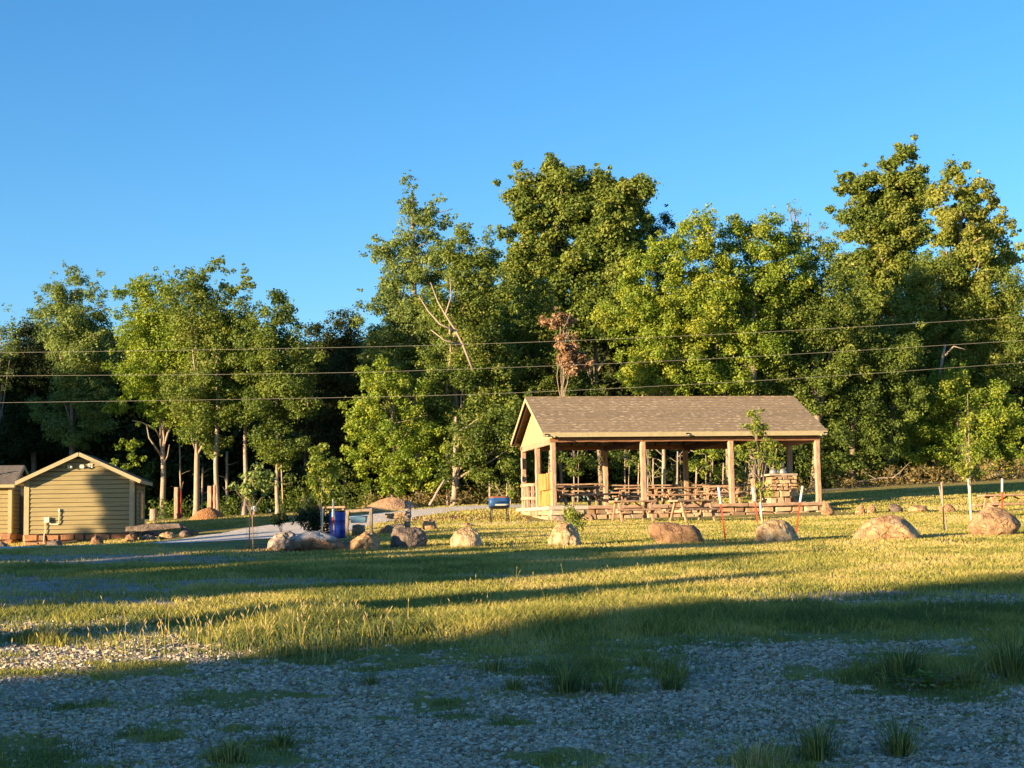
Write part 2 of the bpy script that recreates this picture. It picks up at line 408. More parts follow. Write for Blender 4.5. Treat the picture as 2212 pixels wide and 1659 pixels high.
def strip(name, ctr, mat, lift, jag=.5, seed=3):
    """ctr: list of (x, y, halfwidth) -> draped sheet with ragged edges"""
    P = []; 
    for i in range(len(ctr) - 1):
        (x0, y0, w0), (x1, y1, w1) = ctr[i], ctr[i + 1]; n = max(2, int(math.hypot(x1 - x0, y1 - y0) / .35))
        for k in range(n): t = k / n; P.append((x0 + (x1 - x0) * t, y0 + (y1 - y0) * t, w0 + (w1 - w0) * t))
    P.append(ctr[-1]); P = np.array(P)
    for _ in range(25): P[1:-1] = (P[:-2] + P[1:-1] * 2 + P[2:]) / 4
    T = np.gradient(P[:, :2], axis=0); T /= np.linalg.norm(T, axis=1)[:, None]; N = np.stack([-T[:, 1], T[:, 0]], -1)
    K = 15; V = []; L = np.arange(len(P)) * .35
    for k in range(K):
        s = -1 + 2 * k / (K - 1)
        w = P[:, 2] + (abs(s) ** 3) * jag * (fbm(L * 1.2, L * 0 + (7 if s > 0 else 3), seed, 4) - .5) * 2
        q = P[:, :2] + N * (s * w)[:, None]
        edge = -.02 if abs(s) > .99 else 0
        V.append(np.column_stack([q, zg(q[:, 0], q[:, 1]) + lift + edge]))
    V = np.stack(V, 1).reshape(-1, 3); J = np.arange(len(V)).reshape(len(P), K)
    Fc = np.stack([J[:-1, :-1], J[:-1, 1:], J[1:, 1:], J[1:, :-1]], -1).reshape(-1, 4)
    o = np_mesh(name, V, Fc, mat, smooth=True); return tag(o, None, None, kind='structure')
strip('gravel_road', ROAD, M['road'], .03)
strip('lane', [(8, 78.5, .8), (17, 81, 1.2), (27, 85, 1.6), (45, 92, 2.0), (80, 106, 1.8)], M['lane'], .03, .2, 8)
strip('path', [(-6.5, 54.5, .35), (-2.0, 54.5, .55), (2.2, 57, .45)], M['lane'], .03, .3, 12)

# ------------------------------------------------------------------ gravel + grass
rng = np.random.default_rng(11)
def frame_pts(n, d0, d1, power):
    """points on the visible wedge of ground; density falls with distance"""
    u = rng.random(n)
    if power == 1: D = d0 * (d1 / d0) ** u
    else: D = (d0 ** (1 - power) + u * (d1 ** (1 - power) - d0 ** (1 - power))) ** (1 / (1 - power))
    X = (rng.random(n) * 2 - 1) * (D * .36 + 2.6)
    return X, D
def gravel():
    X, Y = frame_pts(340000, 9.0, 21, 1.6)
    _, _, g, d = masks(X, Y)
    k = (rng.random(len(X)) > np.clip(g * 1.25, 0, .97)) & (rng.random(len(X)) < .35 + .75 * sstep(.36, .52, fbm(X * 1.1, Y * 1.1, 121))); X, Y = X[k], Y[k]; n = len(X)
    s = (.0035 + .010 * rng.random(n) ** 3) * (1 + (Y - 9) * .05)
    base = np.array([[-1, -1, -1], [1, -1, -1], [1, 1, -1], [-1, 1, -1], [-.7, -.7, 1], [.7, -.7, 1], [.7, .7, 1], [-.7, .7, 1]], float)
    V = base[None] + rng.normal(0, .28, (n, 8, 3))
    V *= (s[:, None, None] * np.stack([1 + .7 * rng.random(n), np.ones(n), .45 + .4 * rng.random(n)], -1)[:, None, :])
    a = rng.random(n) * 2 * PI; tl = rng.normal(0, .35, n)
    c, sn = np.cos(tl)[:, None], np.sin(tl)[:, None]; y2 = V[:, :, 1] * c - V[:, :, 2] * sn; z2 = V[:, :, 1] * sn + V[:, :, 2] * c
    c, sn = np.cos(a)[:, None], np.sin(a)[:, None]; x3 = V[:, :, 0] * c - y2 * sn; y3 = V[:, :, 0] * sn + y2 * c
    P = np.stack([x3 + X[:, None], y3 + Y[:, None], z2 + (zg(X, Y) + s * .3)[:, None]], -1).reshape(-1, 3)
    f = np.array([[3, 2, 1, 0], [4, 5, 6, 7], [0, 1, 5, 4], [1, 2, 6, 5], [2, 3, 7, 6], [3, 0, 4, 7]])
    Fc = (f[None] + (np.arange(n) * 8)[:, None, None]).reshape(-1, 4)
    o = np_mesh('gravel', P, Fc, M['gravel'], attrs={'tint': np.repeat(rng.random(n) ** 1.1, 8)})
    tag(o, 'loose grey crushed gravel covering the foreground', 'gravel', kind='stuff')
gravel()

def blades(X, Y, H, W, tint, lean, Z=None):
    n = len(X); a = rng.random(n) * 2 * PI; la = rng.random(n) * 2 * PI
    Z = zg(X, Y) if Z is None else Z
    dx, dy = np.cos(a) * W / 2, np.sin(a) * W / 2
    L = lean * H; lx, ly = np.cos(la) * L, np.sin(la) * L
    P = np.stack([np.stack([X - dx, Y - dy, Z - .01], -1), np.stack([X + dx, Y + dy, Z - .01], -1),
                  np.stack([X + dx * .75 + lx * .3, Y + dy * .75 + ly * .3, Z + H * .58], -1), np.stack([X - dx * .75 + lx * .3, Y - dy * .75 + ly * .3, Z + H * .58], -1),
                  np.stack([X + dx * .15 + lx, Y + dy * .15 + ly, Z + H], -1), np.stack([X - dx * .15 + lx, Y - dy * .15 + ly, Z + H], -1)], 1).reshape(-1, 3)
    f = np.array([[0, 1, 2, 3], [3, 2, 4, 5]])
    Fc = (f[None] + (np.arange(n) * 6)[:, None, None]).reshape(-1, 4)
    return P, Fc, np.repeat(tint, 6)
TALL = [(660, 1380, 260, 50, .11), (600, 1335, 150, 40, .07), (1250, 1450, 150, 35, .10), (1150, 1350, 420, 40, .06), (1960, 1450, 190, 45, .08), (2190, 1420, 90, 70, .14),
        (90, 1392, 70, 16, .08), (300, 1400, 90, 16, .08), (1500, 1340, 500, 40, .08), (1450, 1468, 45, 24, .18), (1850, 1240, 10, 3, .01)]
def grass():
    nt = 132000
    X, Y = frame_pts(nt, 9.3, 74, 1.0)
    px, py, g, d = masks(X, Y)
    n1 = fbm(X * 1.3, Y * 1.3, 55)
    keep = (rng.random(nt) < np.maximum(np.clip(g * 1.15 - .15, 0, 1) ** 1.3 * (1 - .75 * d) * (.45 + .9 * sstep(.3, .6, fbm(X * 2.2, Y * 1.6, 91))), .22 * (Y < 24) * sstep(.42, .60, fbm(X * 1.7, Y * 1.7, 93)) + .06)) & ~((Y > 56.5) & (Y < 66.5) & (X > .2) & (X < 13))
    keep &= (Y > 17.5) | (rng.random(nt) < .12 + sstep(.48, .66, fbm(X * 5, Y * 4, 95))) 
    # keep off the roads
    keep &= ~((px > 330) & (px < 770) & (py < 1186) & (py > 1122) & (Y < 66))
    X, Y, px, py, n1, d, g = [q[keep] for q in (X, Y, px, py, n1, d, g)]
    hb = (.022 + .03 * n1 + .03 * sstep(15, 19, Y) - .022 * sstep(26, 36, Y)) * np.where(Y < 17, .75, 1) + .0002 * Y
    for c in TALL: hb = hb + c[4] * sstep(-.1, .8, ell(px, py, c[:4]) + (n1 - .5) * .8)
    nb = 10; rep = lambda q: np.repeat(q, nb)
    N = len(X) * nb; sp = rep(.03 + .0035 * Y)
    bx = rep(X) + rng.normal(0, 1, N) * sp; by = rep(Y) + rng.normal(0, 1, N) * sp
    H = rep(hb) * (.45 + .85 * rng.random(N)); W = .0032 + .00052 * rep(Y)
    dry = rep(fbm(X * .5, Y * .5, 63)); sp2 = rng.random(N)
    dry = rep(.45 * sstep(.35, .65, fbm(X * .45, Y * .45, 63)) + .55 * sstep(.38, .62, fbm(X * 1.6, Y * 1.1, 67)))
    t = np.clip(.10 + .10 * sstep(18, 26, rep(Y)) + .50 * dry + .30 * (sp2 - .5) + .0040 * rep(np.minimum(Y, 45)) + (rng.random(N) < .08) * .35, 0, 1)
    P, Fc, tt = blades(bx, by, H, W, t, .25 + .5 * rng.random(N))
    tag(np_mesh('grass', P, Fc, M['grass'], attrs={'tint': tt}), 'short green and straw coloured grass over the lawn and among the gravel', 'grass', kind='stuff')
grass()

def stalks():
    n = 420; D = rng.uniform(15.2, 19.5, n); px = 560 + rng.normal(0, 1, n) * 190; m = rng.random(n) < .35; px = np.where(m, rng.uniform(900, 2100, n), px); D = np.where(m, rng.uniform(18, 26, n), D)
    X = (px - CX) / F * D; H = rng.uniform(.16, .34, n) * np.where(m, .7, 1)
    P, Fc, tt = blades(X, D, H, .004 + D * .0002, rng.uniform(.6, .95, n), .2 + .25 * rng.random(n))
    top = P.reshape(-1, 6, 3)[:, 4]; s = .035; d = P.reshape(-1, 6, 3)[:, 4] - P.reshape(-1, 6, 3)[:, 2]; d /= np.linalg.norm(d, axis=1)[:, None]
    w = np.array([.006, 0, 0]); Q = np.stack([top - d * s, top + w, top + d * s, top - w], 1).reshape(-1, 3)
    F2 = np.arange(len(Q)).reshape(-1, 4) + len(P)
    o = np_mesh('seed_stalks', np.concatenate([P, Q]), np.concatenate([Fc, F2]), M['grass'], attrs={'tint': np.concatenate([tt, np.full(len(Q), .92)])})
    tag(o, 'thin straw coloured seed stalks standing above the grass', 'grass', kind='stuff')
stalks()
def tuft(px, D, r, h, label, n=260, dry=.3):
    p = gp(px, D); root = None
    nn = int(n * .6); r = r * 1.0; rr = np.minimum(np.abs(rng.normal(0, .42, nn)), 1) * r; a = rng.random(nn) * 2 * PI
    X = rr * np.cos(a); Y = rr * np.sin(a)
    H = h * (.25 + .85 * rng.random(nn) ** 1.3); W = np.full(nn, .006) + .0002 * D
    lean = .2 + 1.3 * rng.random(nn) ** 1.5
    la_tint = np.clip(dry + .08 + .55 * rng.normal(0, .6, nn), 0, 1)
    # lean outwards
    dx, dy = -np.sin(a) * W / 2, np.cos(a) * W / 2; lx, ly = np.cos(a) * lean * H, np.sin(a) * lean * H
    Z = np.zeros(nn)
    P = np.stack([np.stack([X - dx, Y - dy, Z - .02], -1), np.stack([X + dx, Y + dy, Z - .02], -1),
                  np.stack([X + dx * .8 + lx * .3, Y + dy * .8 + ly * .3, Z + H * .6], -1), np.stack([X - dx * .8 + lx * .3, Y - dy * .8 + ly * .3, Z + H * .6], -1),
                  np.stack([X + dx * .15 + lx, Y + dy * .15 + ly, Z + H], -1), np.stack([X - dx * .15 + lx, Y - dy * .15 + ly, Z + H], -1)], 1).reshape(-1, 3)
    Fc = (np.array([[0, 1, 2, 3], [3, 2, 4, 5]])[None] + (np.arange(nn) * 6)[:, None, None]).reshape(-1, 4)
    o = np_mesh('grass_tuft', P, Fc, M['grass'], attrs={'tint': np.repeat(la_tint, 6)}); o.location = p
    tag(o, label, 'grass tuft', 'grass tufts growing in the gravel')
def dist_for(py):   # distance of the ground seen at that row (middle of picture)
    lo, hi = 6, 60
    for _ in range(40):
        m = (lo + hi) / 2; b = float(proj_np(np.array([0.]), np.array([m]), zg(np.array([0.]), np.array([m])))[1][0])
        if b > py: lo = m
        else: hi = m
    return lo
for px, py, r, h, n, dry, lab in [
    (1765, 1640, .16, .27, 420, .22, 'spiky green grass tuft at the bottom right, left one of two near the lower edge'),
    (1942, 1632, .15, .24, 380, .18, 'dark green grass tuft at the bottom right, right one of two near the lower edge'),
    (1950, 1468, .42, .32, 700, .12, 'largest spiky grass clump at the right above the broad leaved weed'),
    (2190, 1465, .40, .42, 700, .25, 'tall grass clump cut by the right edge of the gravel'),
    (1225, 1490, .30, .26, 500, .1, 'dark grass clump in the middle foreground gravel'),
    (1320, 1495, .22, .18, 350, .2, 'low grass clump right beside the dark middle clump'),
    (1450, 1490, .14, .17, 300, .1, 'small round grass tuft alone in the gravel right of the middle clump'),
    (2090, 1480, .25, .2, 400, .5, 'straw tinted grass clump between the two large right hand clumps'),
    (500, 1645, .22, .16, 400, .3, 'low olive grass tuft at the lower left edge of the picture'),
    (610, 1610, .15, .10, 260, .15, 'small green grass tuft just right of the lower left tuft'),
    (1640, 1650, .3, .13, 500, .8, 'straw coloured flattened grass tuft at the bottom edge'),
    (800, 1480, .12, .08, 200, .1, 'tiny grass tuft in the left middle gravel'),
    (1110, 1490, .16, .12, 240, .15, 'little grass tuft left of the dark middle clump'),
    (100, 1390, .25, .22, 400, .7, 'dry seeding grass tuft at the left edge in the gravel strip'),
    (1070, 1450, .2, .14, 260, .12, 'grass tuft at the edge of the lawn above the middle gravel'),
    (1390, 1440, .3, .14, 380, .4, 'brownish grass tuft behind the middle clumps at the lawn edge')]:
    tuft(px, dist_for(py + (px - CX) * ROLL), r, h, lab, n, dry)
def weed():
    D = dist_for(1490 + 15); p = gp(2005, D); t = thing('broadleaf_weed', 'low bright green broad leaved weed in front of the large right grass clump', 'weed', p)
    V = []; Fc = []; tt = []
    for k in range(130):
        a = random.uniform(0, 2 * PI); r = abs(random.gauss(0, .16)); c = Vector((r * math.cos(a) * 1.4, r * math.sin(a), random.uniform(.03, .14)))
        d = Vector((math.cos(a), math.sin(a), random.uniform(-.2, .5))).normalized(); s = random.uniform(.03, .055); q = d.cross(Vector((0, 0, 1))).normalized()
        i = len(V); V += [c - d * s, c + q * s * .5, c + d * s * 1.2, c - q * s * .5]; Fc.append((i, i + 1, i + 2, i + 3)); tt += [random.uniform(.4, .9)] * 4
    np_mesh('foliage', [tuple(v) for v in V], Fc, M['leaf_sap'], t, {'tint': tt})
    mb = MB()
    for k in range(9):
        a = k * .7; mb.tube([(0, 0, -.01), (.1 * math.cos(a), .07 * math.sin(a), .06), (.25 * math.cos(a), .17 * math.sin(a), .09)], [.004, .003, .002], 5)
    mb.build('stem', M['bark'], t)
weed()

# ------------------------------------------------------------------ foliage
def leaf_cloud(clumps, size, per, tint0, seed, flat=.65, asp=.6):
    """clumps: array (n,4) x,y,z,r -> diamond leaf quads"""
    r = np.random.default_rng(seed); C = np.asarray(clumps, float); 
    cnt = np.maximum(8, (per * (C[:, 3] / .6) ** 2 * r.uniform(.55, 1.35, len(C)))).astype(int)
    idx = np.repeat(np.arange(len(C)), cnt); n = len(idx)
    d = r.normal(0, 1, (n, 3)); d /= np.linalg.norm(d, axis=1)[:, None]
    rad_ = (.35 + .75 * r.random(n) ** .6) * (1 + .25 * r.normal(0, 1, n) * .5) * np.where(r.random(n) < .10, 1.35, 1)
    p = d * rad_[:, None] * C[idx, 3][:, None]; p[:, 2] *= flat
    P = C[idx, :3] + p
    nr = d * .8 + r.normal(0, .55, (n, 3)) + np.array([0, 0, .45]); nr /= np.linalg.norm(nr, axis=1)[:, None]
    a = r.normal(0, 1, (n, 3)); t = np.cross(nr, a); t /= np.linalg.norm(t, axis=1)[:, None] + 1e-9
    b = np.cross(nr, t); s = size * (.6 + .8 * r.random(n))[:, None]
    V = np.stack([P - t * s, P + b * s * asp, P + t * s, P - b * s * asp], 1).reshape(-1, 3)
    ct = r.random(len(C)); tint = np.clip(tint0 + .6 * (ct[idx] - .5) + .4 * (r.random(n) - .5), 0, 1)
    return V, np.arange(n * 4).reshape(-1, 4), np.repeat(tint, 4)

def lobes_to_clumps(lobes, seed, cr=(.4, .85), k=2.6, edge=.12):
    """lobes: (cx,cy,cz, rx,ry,rz)"""
    r = np.random.default_rng(seed); out = []
    for (cx, cy, cz, rx, ry, rz) in lobes:
        area = 4 * PI * ((rx * rz) ** 1.6 / 3 + (rx * ry) ** 1.6 / 3 + (ry * rz) ** 1.6 / 3) ** (1 / 1.6)
        n = max(6, int(k * area / (4 * .5)))
        d = r.normal(0, 1, (n, 3)); d /= np.linalg.norm(d, axis=1)[:, None]
        q = .45 + .55 * r.random(n) ** .5
        # broken outline: noise by direction
        bump = 1 + .22 * np.sin(d[:, 0] * 4.1 + cx) * np.sin(d[:, 2] * 5.3 + cz) + edge * r.normal(0, 1, n)
        P = d * (q * bump)[:, None] * np.array([rx, ry, rz]) + np.array([cx, cy, cz])
        sz = r.uniform(*cr, n) * np.clip(min(rx, rz) / 1.5, .35, 1.0)
        out.append(np.column_stack([P, sz]))
    return np.concatenate(out)

def limb(mb, p0, p1, r0, r1, wob=.12, seg=6, n=7):
    p0, p1 = Vector(p0), Vector(p1); L = (p1 - p0).length; sd = random.uniform(0, 50)
    pts = []; rs = []
    for i in range(seg + 1):
        t = i / seg; q = p0.lerp(p1, t) + mn.noise_vector(Vector((sd, t * 2.5, 1))) * wob * L * math.sin(PI * min(1, t + .08)) * .5
        pts.append(q); rs.append(r0 + (r1 - r0) * t)
    pts[0] = p0
    mb.tube(pts, rs, n); return pts

TREES = []
def tree(label, lobes, D, trunks, leaf='leaf_mid', bark='bark', size=.064, per=400, tint=.45, seed=1, k=2.3, cr=(.32, .72), name='broadleaf_tree', cat='tree',
         group=None, limbs=14, edge=.12, depth=.85, vis_limbs=(), flat=.78):
    """lobes in photo pixels (cx, cy, rx, ry[, depth offset]) measured at distance D; trunks: (px base, px top, py top, radius[, D])"""
    random.seed(seed)
    base = gp(trunks[0][0], D + (trunks[0][4] if len(trunks[0]) > 4 else 0)); s = F / D
    root = thing(name, label, cat, base, 0, group)
    L = []
    for lb in lobes:
        dz = lb[4] if len(lb) > 4 else 0
        c = at(lb[0], lb[1], D + dz); rx, rz = lb[2] / s * 1.03, lb[3] / s * 1.03
        L.append((c.x - base.x, c.y - base.y, c.z - base.z, rx, max(rx, min(rz, rx * 1.3)) * depth, rz))
    C = lobes_to_clumps(L, seed, cr, k * 1.25, edge)
    gl = gz(base.x, base.y) - base.z + .3
    rg = np.random.default_rng(seed + 900); pk = rg.random(len(C)) < .35; B = C[pk].copy(); cen = np.array([np.mean([l[0] for l in L]), np.mean([l[1] for l in L]), np.mean([l[2] for l in L])])
    dv = B[:, :3] - cen; dv /= np.linalg.norm(dv, axis=1)[:, None] + 1e-6; dv[:, 2] = dv[:, 2] * .6 + .55; B[:, :3] += dv * (B[:, 3] * rg.uniform(.9, 1.7, len(B)))[:, None]; B[:, 3] *= rg.uniform(.3, .55, len(B))
    C = np.concatenate([C, B]); C = C[C[:, 2] > gl]
    V, Fc, tt = leaf_cloud(C, size, per, tint, seed + 5, flat)
    np_mesh('crown', V, Fc, M[leaf], root, {'tint': tt})
    tops = []
    for tr in trunks:
        mb = MB(); b = gp(tr[0], D + (tr[4] if len(tr) > 4 else 0)) - base; b.z -= .25; t = at(tr[1], tr[2], D + (tr[4] if len(tr) > 4 else 0)) - base
        pts = limb(mb, b, t, tr[3], tr[3] * .35, .035, 12, 9)
        mb.v[:] = mb.v
        # root flare
        mb.tube([b, b + Vector((0, 0, .3)), b + Vector((0, 0, .7))], [tr[3] * 1.45, tr[3] * 1.2, tr[3] * .98], 9)
        tops.append(pts)
        nl = max(2, int(limbs / len(trunks)))
        order = np.argsort(-C[:, 3]); pick = C[order[:max(nl * 3, 3)]]
        for i in range(nl):
            c = Vector(pick[random.randrange(len(pick))][:3]); 
            if len(trunks) > 1 and abs(c.x - t.x) > abs(L[0][3]) * 1.2: continue
            j = min(len(pts) - 2, max(3, int(random.uniform(.3, .95) * len(pts))))
            p = pts[j]
            if c.z < p.z: 
                c.z = p.z + random.uniform(.2, .9)
            rr = tr[3] * (1 - .65 * j / len(pts))
            limb(mb, p, c, rr * .5, .02, .2, 6, 6)
        mb.build('trunk', M[bark], root, True)
    if vis_limbs:
        mb = MB()
        for vl in vis_limbs:   # explicit visible limbs: list of pixel points + radii
            q = [at(x, y, D + dd) - base for x, y, dd in vl[0]]; n = len(q)
            mb.tube(q, [vl[1] + (vl[2] - vl[1]) * i / (n - 1) for i in range(n)], 7)
        mb.build('branch', M['dead_wood'], root, True)
    TREES.append(root); return root

# front row, left to right (pixel measures of the photograph)
tree('sparse tree cut by the left edge above the small cabin roof', [(5, 690, 32, 45), (12, 745, 30, 40), (-20, 800, 60, 70)], 92, [(-6, -2, 700, .14)], 'leaf_pale', seed=11, k=1.5, per=110, tint=.3)
tree('tall pale pointed tree behind the cabin with a dark lower crown', [(150, 620, 36, 48), (148, 585, 16, 26), (110, 665, 44, 42), (192, 665, 38, 48), (150, 710, 62, 55), (175, 780, 60, 60), (205, 850, 50, 60), (150, 900, 70, 60)], 88, [(158, 152, 640, .2)], 'leaf_pale', seed=12, tint=.42, k=2.3)
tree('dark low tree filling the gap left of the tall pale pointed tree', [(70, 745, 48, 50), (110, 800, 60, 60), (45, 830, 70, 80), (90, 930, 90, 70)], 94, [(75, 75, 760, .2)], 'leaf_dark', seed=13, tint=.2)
tree('yellow green forked tree with pale trunk right of the cabin', [(292, 650, 38, 44), (345, 660, 48, 48), (300, 720, 56, 52), (370, 740, 60, 60), (262, 790, 34, 30), (320, 810, 70, 45), (285, 865, 58, 26, -1), (360, 860, 60, 50), (250, 880, 26, 14, -1), (345, 905, 45, 22, -1), (275, 955, 34, 13, -1), (262, 1000, 26, 12, -1), (300, 985, 26, 12, -1), (410, 905, 45, 40)], 82,
     [(352, 345, 760, .17)], 'leaf_bright', 'bark_pale', seed=14, tint=.42, k=2.5, vis_limbs=[([(349, 985, 0), (335, 965, -.3), (322, 945, -.5), (316, 915, -.6)], .07, .03), ([(348, 950, 0), (335, 925, -.4), (305, 912, -.8), (285, 908, -1)], .05, .02), ([(350, 1010, 0), (362, 985, -.2), (366, 960, -.4)], .05, .02)])
tree('two trunked tree with feathery spires, tallest of the left group', [(395, 650, 42, 50), (455, 610, 30, 45), (462, 575, 10, 22), (500, 620, 20, 38), (430, 700, 60, 60), (505, 680, 40, 60), (470, 770, 66, 60), (420, 850, 60, 55, -1), (490, 850, 50, 50), (445, 930, 52, 45, -1), (500, 900, 40, 35, -1), (480, 590, 16, 40), (520, 640, 22, 50), (400, 610, 30, 40)], 78,
     [(424, 428, 720, .17), (470, 468, 760, .14, -1)], 'leaf_mid', 'bark_pale', seed=15, tint=.5, k=2.5, vis_limbs=[([(425, 985, 0), (438, 962, -.3), (447, 945, -.5)], .07, .03), ([(424, 975, 0), (415, 950, -.3), (410, 925, -.5)], .06, .03)])
tree('dark green rounded tree right of the two trunked tree', [(535, 610, 14, 34), (590, 665, 40, 38), (615, 690, 38, 40), (560, 720, 50, 50), (600, 770, 60, 55), (540, 800, 45, 60), (620, 850, 60, 60), (560, 900, 50, 50), (600, 960, 50, 50)], 77,
     [(527, 532, 860, .15, .5), (600, 598, 860, .12)], 'leaf_mid', 'bark_pale', seed=16, tint=.38, k=2.5)
tree('low dark tree between the left group and the tall feathery tree', [(690, 720, 36, 34), (735, 705, 34, 42), (770, 720, 30, 40), (700, 790, 60, 60), (760, 800, 50, 70), (680, 880, 60, 60), (720, 950, 60, 60), (690, 1020, 60, 50)], 90,
     [(655, 668, 800, .14), (745, 742, 800, .12)], 'leaf_dark', seed=17, tint=.45)
tree('tallest feathery open tree left of the pavilion', [(880, 400, 22, 30), (872, 435, 18, 22), (905, 450, 40, 34), (945, 440, 16, 30), (968, 480, 14, 20), (890, 500, 42, 36), (830, 545, 40, 22), (815, 525, 16, 14), (905, 570, 70, 50), (870, 640, 60, 50), (790, 650, 26, 22), (820, 690, 50, 40), (890, 720, 80, 60), (840, 770, 70, 50), (930, 800, 60, 60), (925, 490, 50, 40), (860, 560, 50, 40), (950, 540, 40, 40), (880, 610, 60, 40), (885, 425, 22, 30), (920, 700, 60, 50)], 82,
     [(905, 890, 430, .2)], 'leaf_pale', seed=18, tint=.4, k=2.3, cr=(.3, .6), edge=.13, vis_limbs=[([(1022, 800, -6.5), (1000, 745, -6.5), (985, 715, -6.5), (962, 680, -6.4), (945, 650, -6.0), (930, 610, -5.4)], .07, .02), ([(985, 715, -6.5), (950, 700, -6.6), (925, 672, -6.4), (905, 640, -6)], .06, .02), ([(1000, 745, -6.5), (960, 735, -6.8), (930, 712, -6.6)], .05, .02), ([(962, 680, -6.4), (975, 640, -6.0), (972, 600, -5.6)], .05, .015)])
tree('rounded deep green tree right of the tall feathery tree', [(985, 530, 44, 40), (1040, 540, 34, 44), (1000, 500, 20, 18), (1020, 590, 60, 50), (985, 650, 60, 60), (1050, 650, 42, 60), (1010, 730, 66, 60), (960, 800, 60, 50), (1060, 780, 50, 60), (1000, 860, 70, 60), (930, 900, 60, 50), (1060, 880, 50, 60)], 78,
     [(982, 985, 620, .26), (975, 960, 760, .16, 1.5)], 'leaf_mid', 'bark_pale', seed=19, tint=.5, k=2.5)
tree('bushy bright yellow green tree behind the gravel heap', [(830, 820, 50, 42), (880, 850, 45, 40), (810, 870, 58, 40), (780, 930, 40, 40), (850, 930, 64, 50), (800, 990, 52, 36), (880, 1000, 62, 46), (930, 960, 40, 50), (850, 1040, 60, 30), (930, 1030, 50, 36), (765, 960, 28, 24), (770, 880, 30, 24)], 76,
     [(848, 850, 850, .14)], 'leaf_bright', seed=20, tint=.5, k=2.8, cr=(.3, .65))
tree('dense green tree with a stout pale trunk left of the pavilion', [(1010, 950, 48, 50), (1070, 930, 50, 50), (1000, 1010, 50, 36), (1060, 1000, 50, 44), (1100, 960, 30, 60), (1080, 1040, 32, 26), (1120, 890, 40, 40)], 75,
     [(981, 985, 900, .17)], 'leaf_mid', 'bark_pale', seed=21, tint=.4, k=2.6)
tree('tall broad oak with open limbs and sky showing through behind the pavilion', [(1150, 435, 46, 42), (1215, 410, 45, 44), (1290, 410, 30, 42), (1345, 425, 48, 42), (1370, 480, 30, 40), (1250, 460, 60, 40), (1140, 490, 38, 26), (1180, 530, 50, 34), (1310, 510, 60, 44), (1250, 560, 60, 36), (1330, 580, 50, 40), (1130, 580, 40, 46), (1270, 625, 50, 30), (1110, 640, 36, 50), (1345, 640, 50, 30), (1100, 510, 16, 16), (1190, 600, 50, 40), (1180, 670, 50, 46), (1250, 690, 50, 40), (1300, 680, 50, 46), (1220, 730, 50, 40), (1345, 560, 40, 50), (1180, 470, 50, 30), (1300, 460, 50, 40)], 94,
     [(1190, 1196, 520, .30), (1300, 1275, 520, .2, 1)], 'leaf_mid', 'bark', seed=22, tint=.5, k=2.2, cr=(.5, .95), limbs=34, size=.1, edge=.1)
tree('brown leaved dying branch tree standing in front of the oak', [(1215, 690, 22, 16), (1225, 745, 26, 20, -2), (1240, 775, 28, 24, -2), (1222, 780, 20, 24, -2), (1190, 695, 16, 14)], 77.5,
     [(1212, 1218, 680, .08)], 'leaf_brown', seed=23, tint=.6, k=7, cr=(.5, .8), size=.09)
tree('small dark tree behind and between the oak and the bright maple', [(1425, 485, 34, 28), (1410, 530, 40, 36), (1440, 600, 40, 60)], 100, [(1420, 1420, 500, .16)], 'leaf_dark', seed=24, tint=.4)
tree('dark green understory tree left behind the pavilion roof', [(1150, 720, 56, 60), (1200, 800, 60, 56), (1120, 800, 50, 60), (1180, 870, 60, 50), (1250, 850, 50, 40), (1150, 640, 36, 40), (1090, 720, 30, 60)], 86,
     [(1165, 1160, 700, .16)], 'leaf_mid', seed=25, tint=.35, k=2.5)
tree('bright yellow green maple right behind the pavilion roof', [(1500, 510, 46, 46), (1440, 560, 56, 44), (1380, 600, 40, 44), (1520, 580, 56, 60), (1345, 670, 58, 46), (1420, 670, 62, 56), (1500, 690, 60, 60), (1320, 720, 36, 30), (1400, 760, 60, 50), (1480, 800, 60, 50), (1380, 820, 40, 40), (1550, 640, 40, 60), (1430, 820, 50, 40), (1440, 740, 50, 50)], 79,
     [(1386, 1430, 640, .20), (1577, 1560, 700, .16, 1)], 'leaf_bright', 'bark', seed=26, tint=.58, k=2.7)
tree('second bright yellow green maple with a domed top, right of the first', [(1640, 495, 46, 44), (1580, 510, 34, 38), (1690, 520, 40, 40), (1620, 570, 62, 50), (1700, 590, 50, 48), (1640, 640, 66, 50), (1560, 720, 50, 60), (1600, 800, 60, 50), (1640, 730, 60, 60), (1570, 830, 60, 40)], 80,
     [(1625, 1630, 600, .26)], 'leaf_bright', 'bark', seed=27, tint=.5, k=2.7)
tree('darker green tree sloping down to the right of the bright maples', [(1740, 540, 32, 40), (1780, 560, 36, 44), (1700, 690, 60, 50), (1780, 640, 60, 56), (1830, 690, 46, 60), (1720, 770, 66, 50), (1800, 780, 60, 60), (1660, 830, 60, 40), (1850, 600, 24, 40), (1690, 800, 60, 50), (1760, 850, 60, 40), (1750, 700, 50, 60), (1720, 640, 50, 40)], 81,
     [(1760, 1762, 650, .24)], 'leaf_mid', 'bark', seed=28, tint=.42, k=2.6)
tree('thin airy pale tree rising behind the bright maples', [(1715, 445, 18, 20), (1748, 470, 28, 26), (1770, 500, 22, 26), (1740, 520, 30, 26)], 104, [(1750, 1745, 470, .13)], 'leaf_pale', seed=29, k=1.2, per=90, tint=.35)
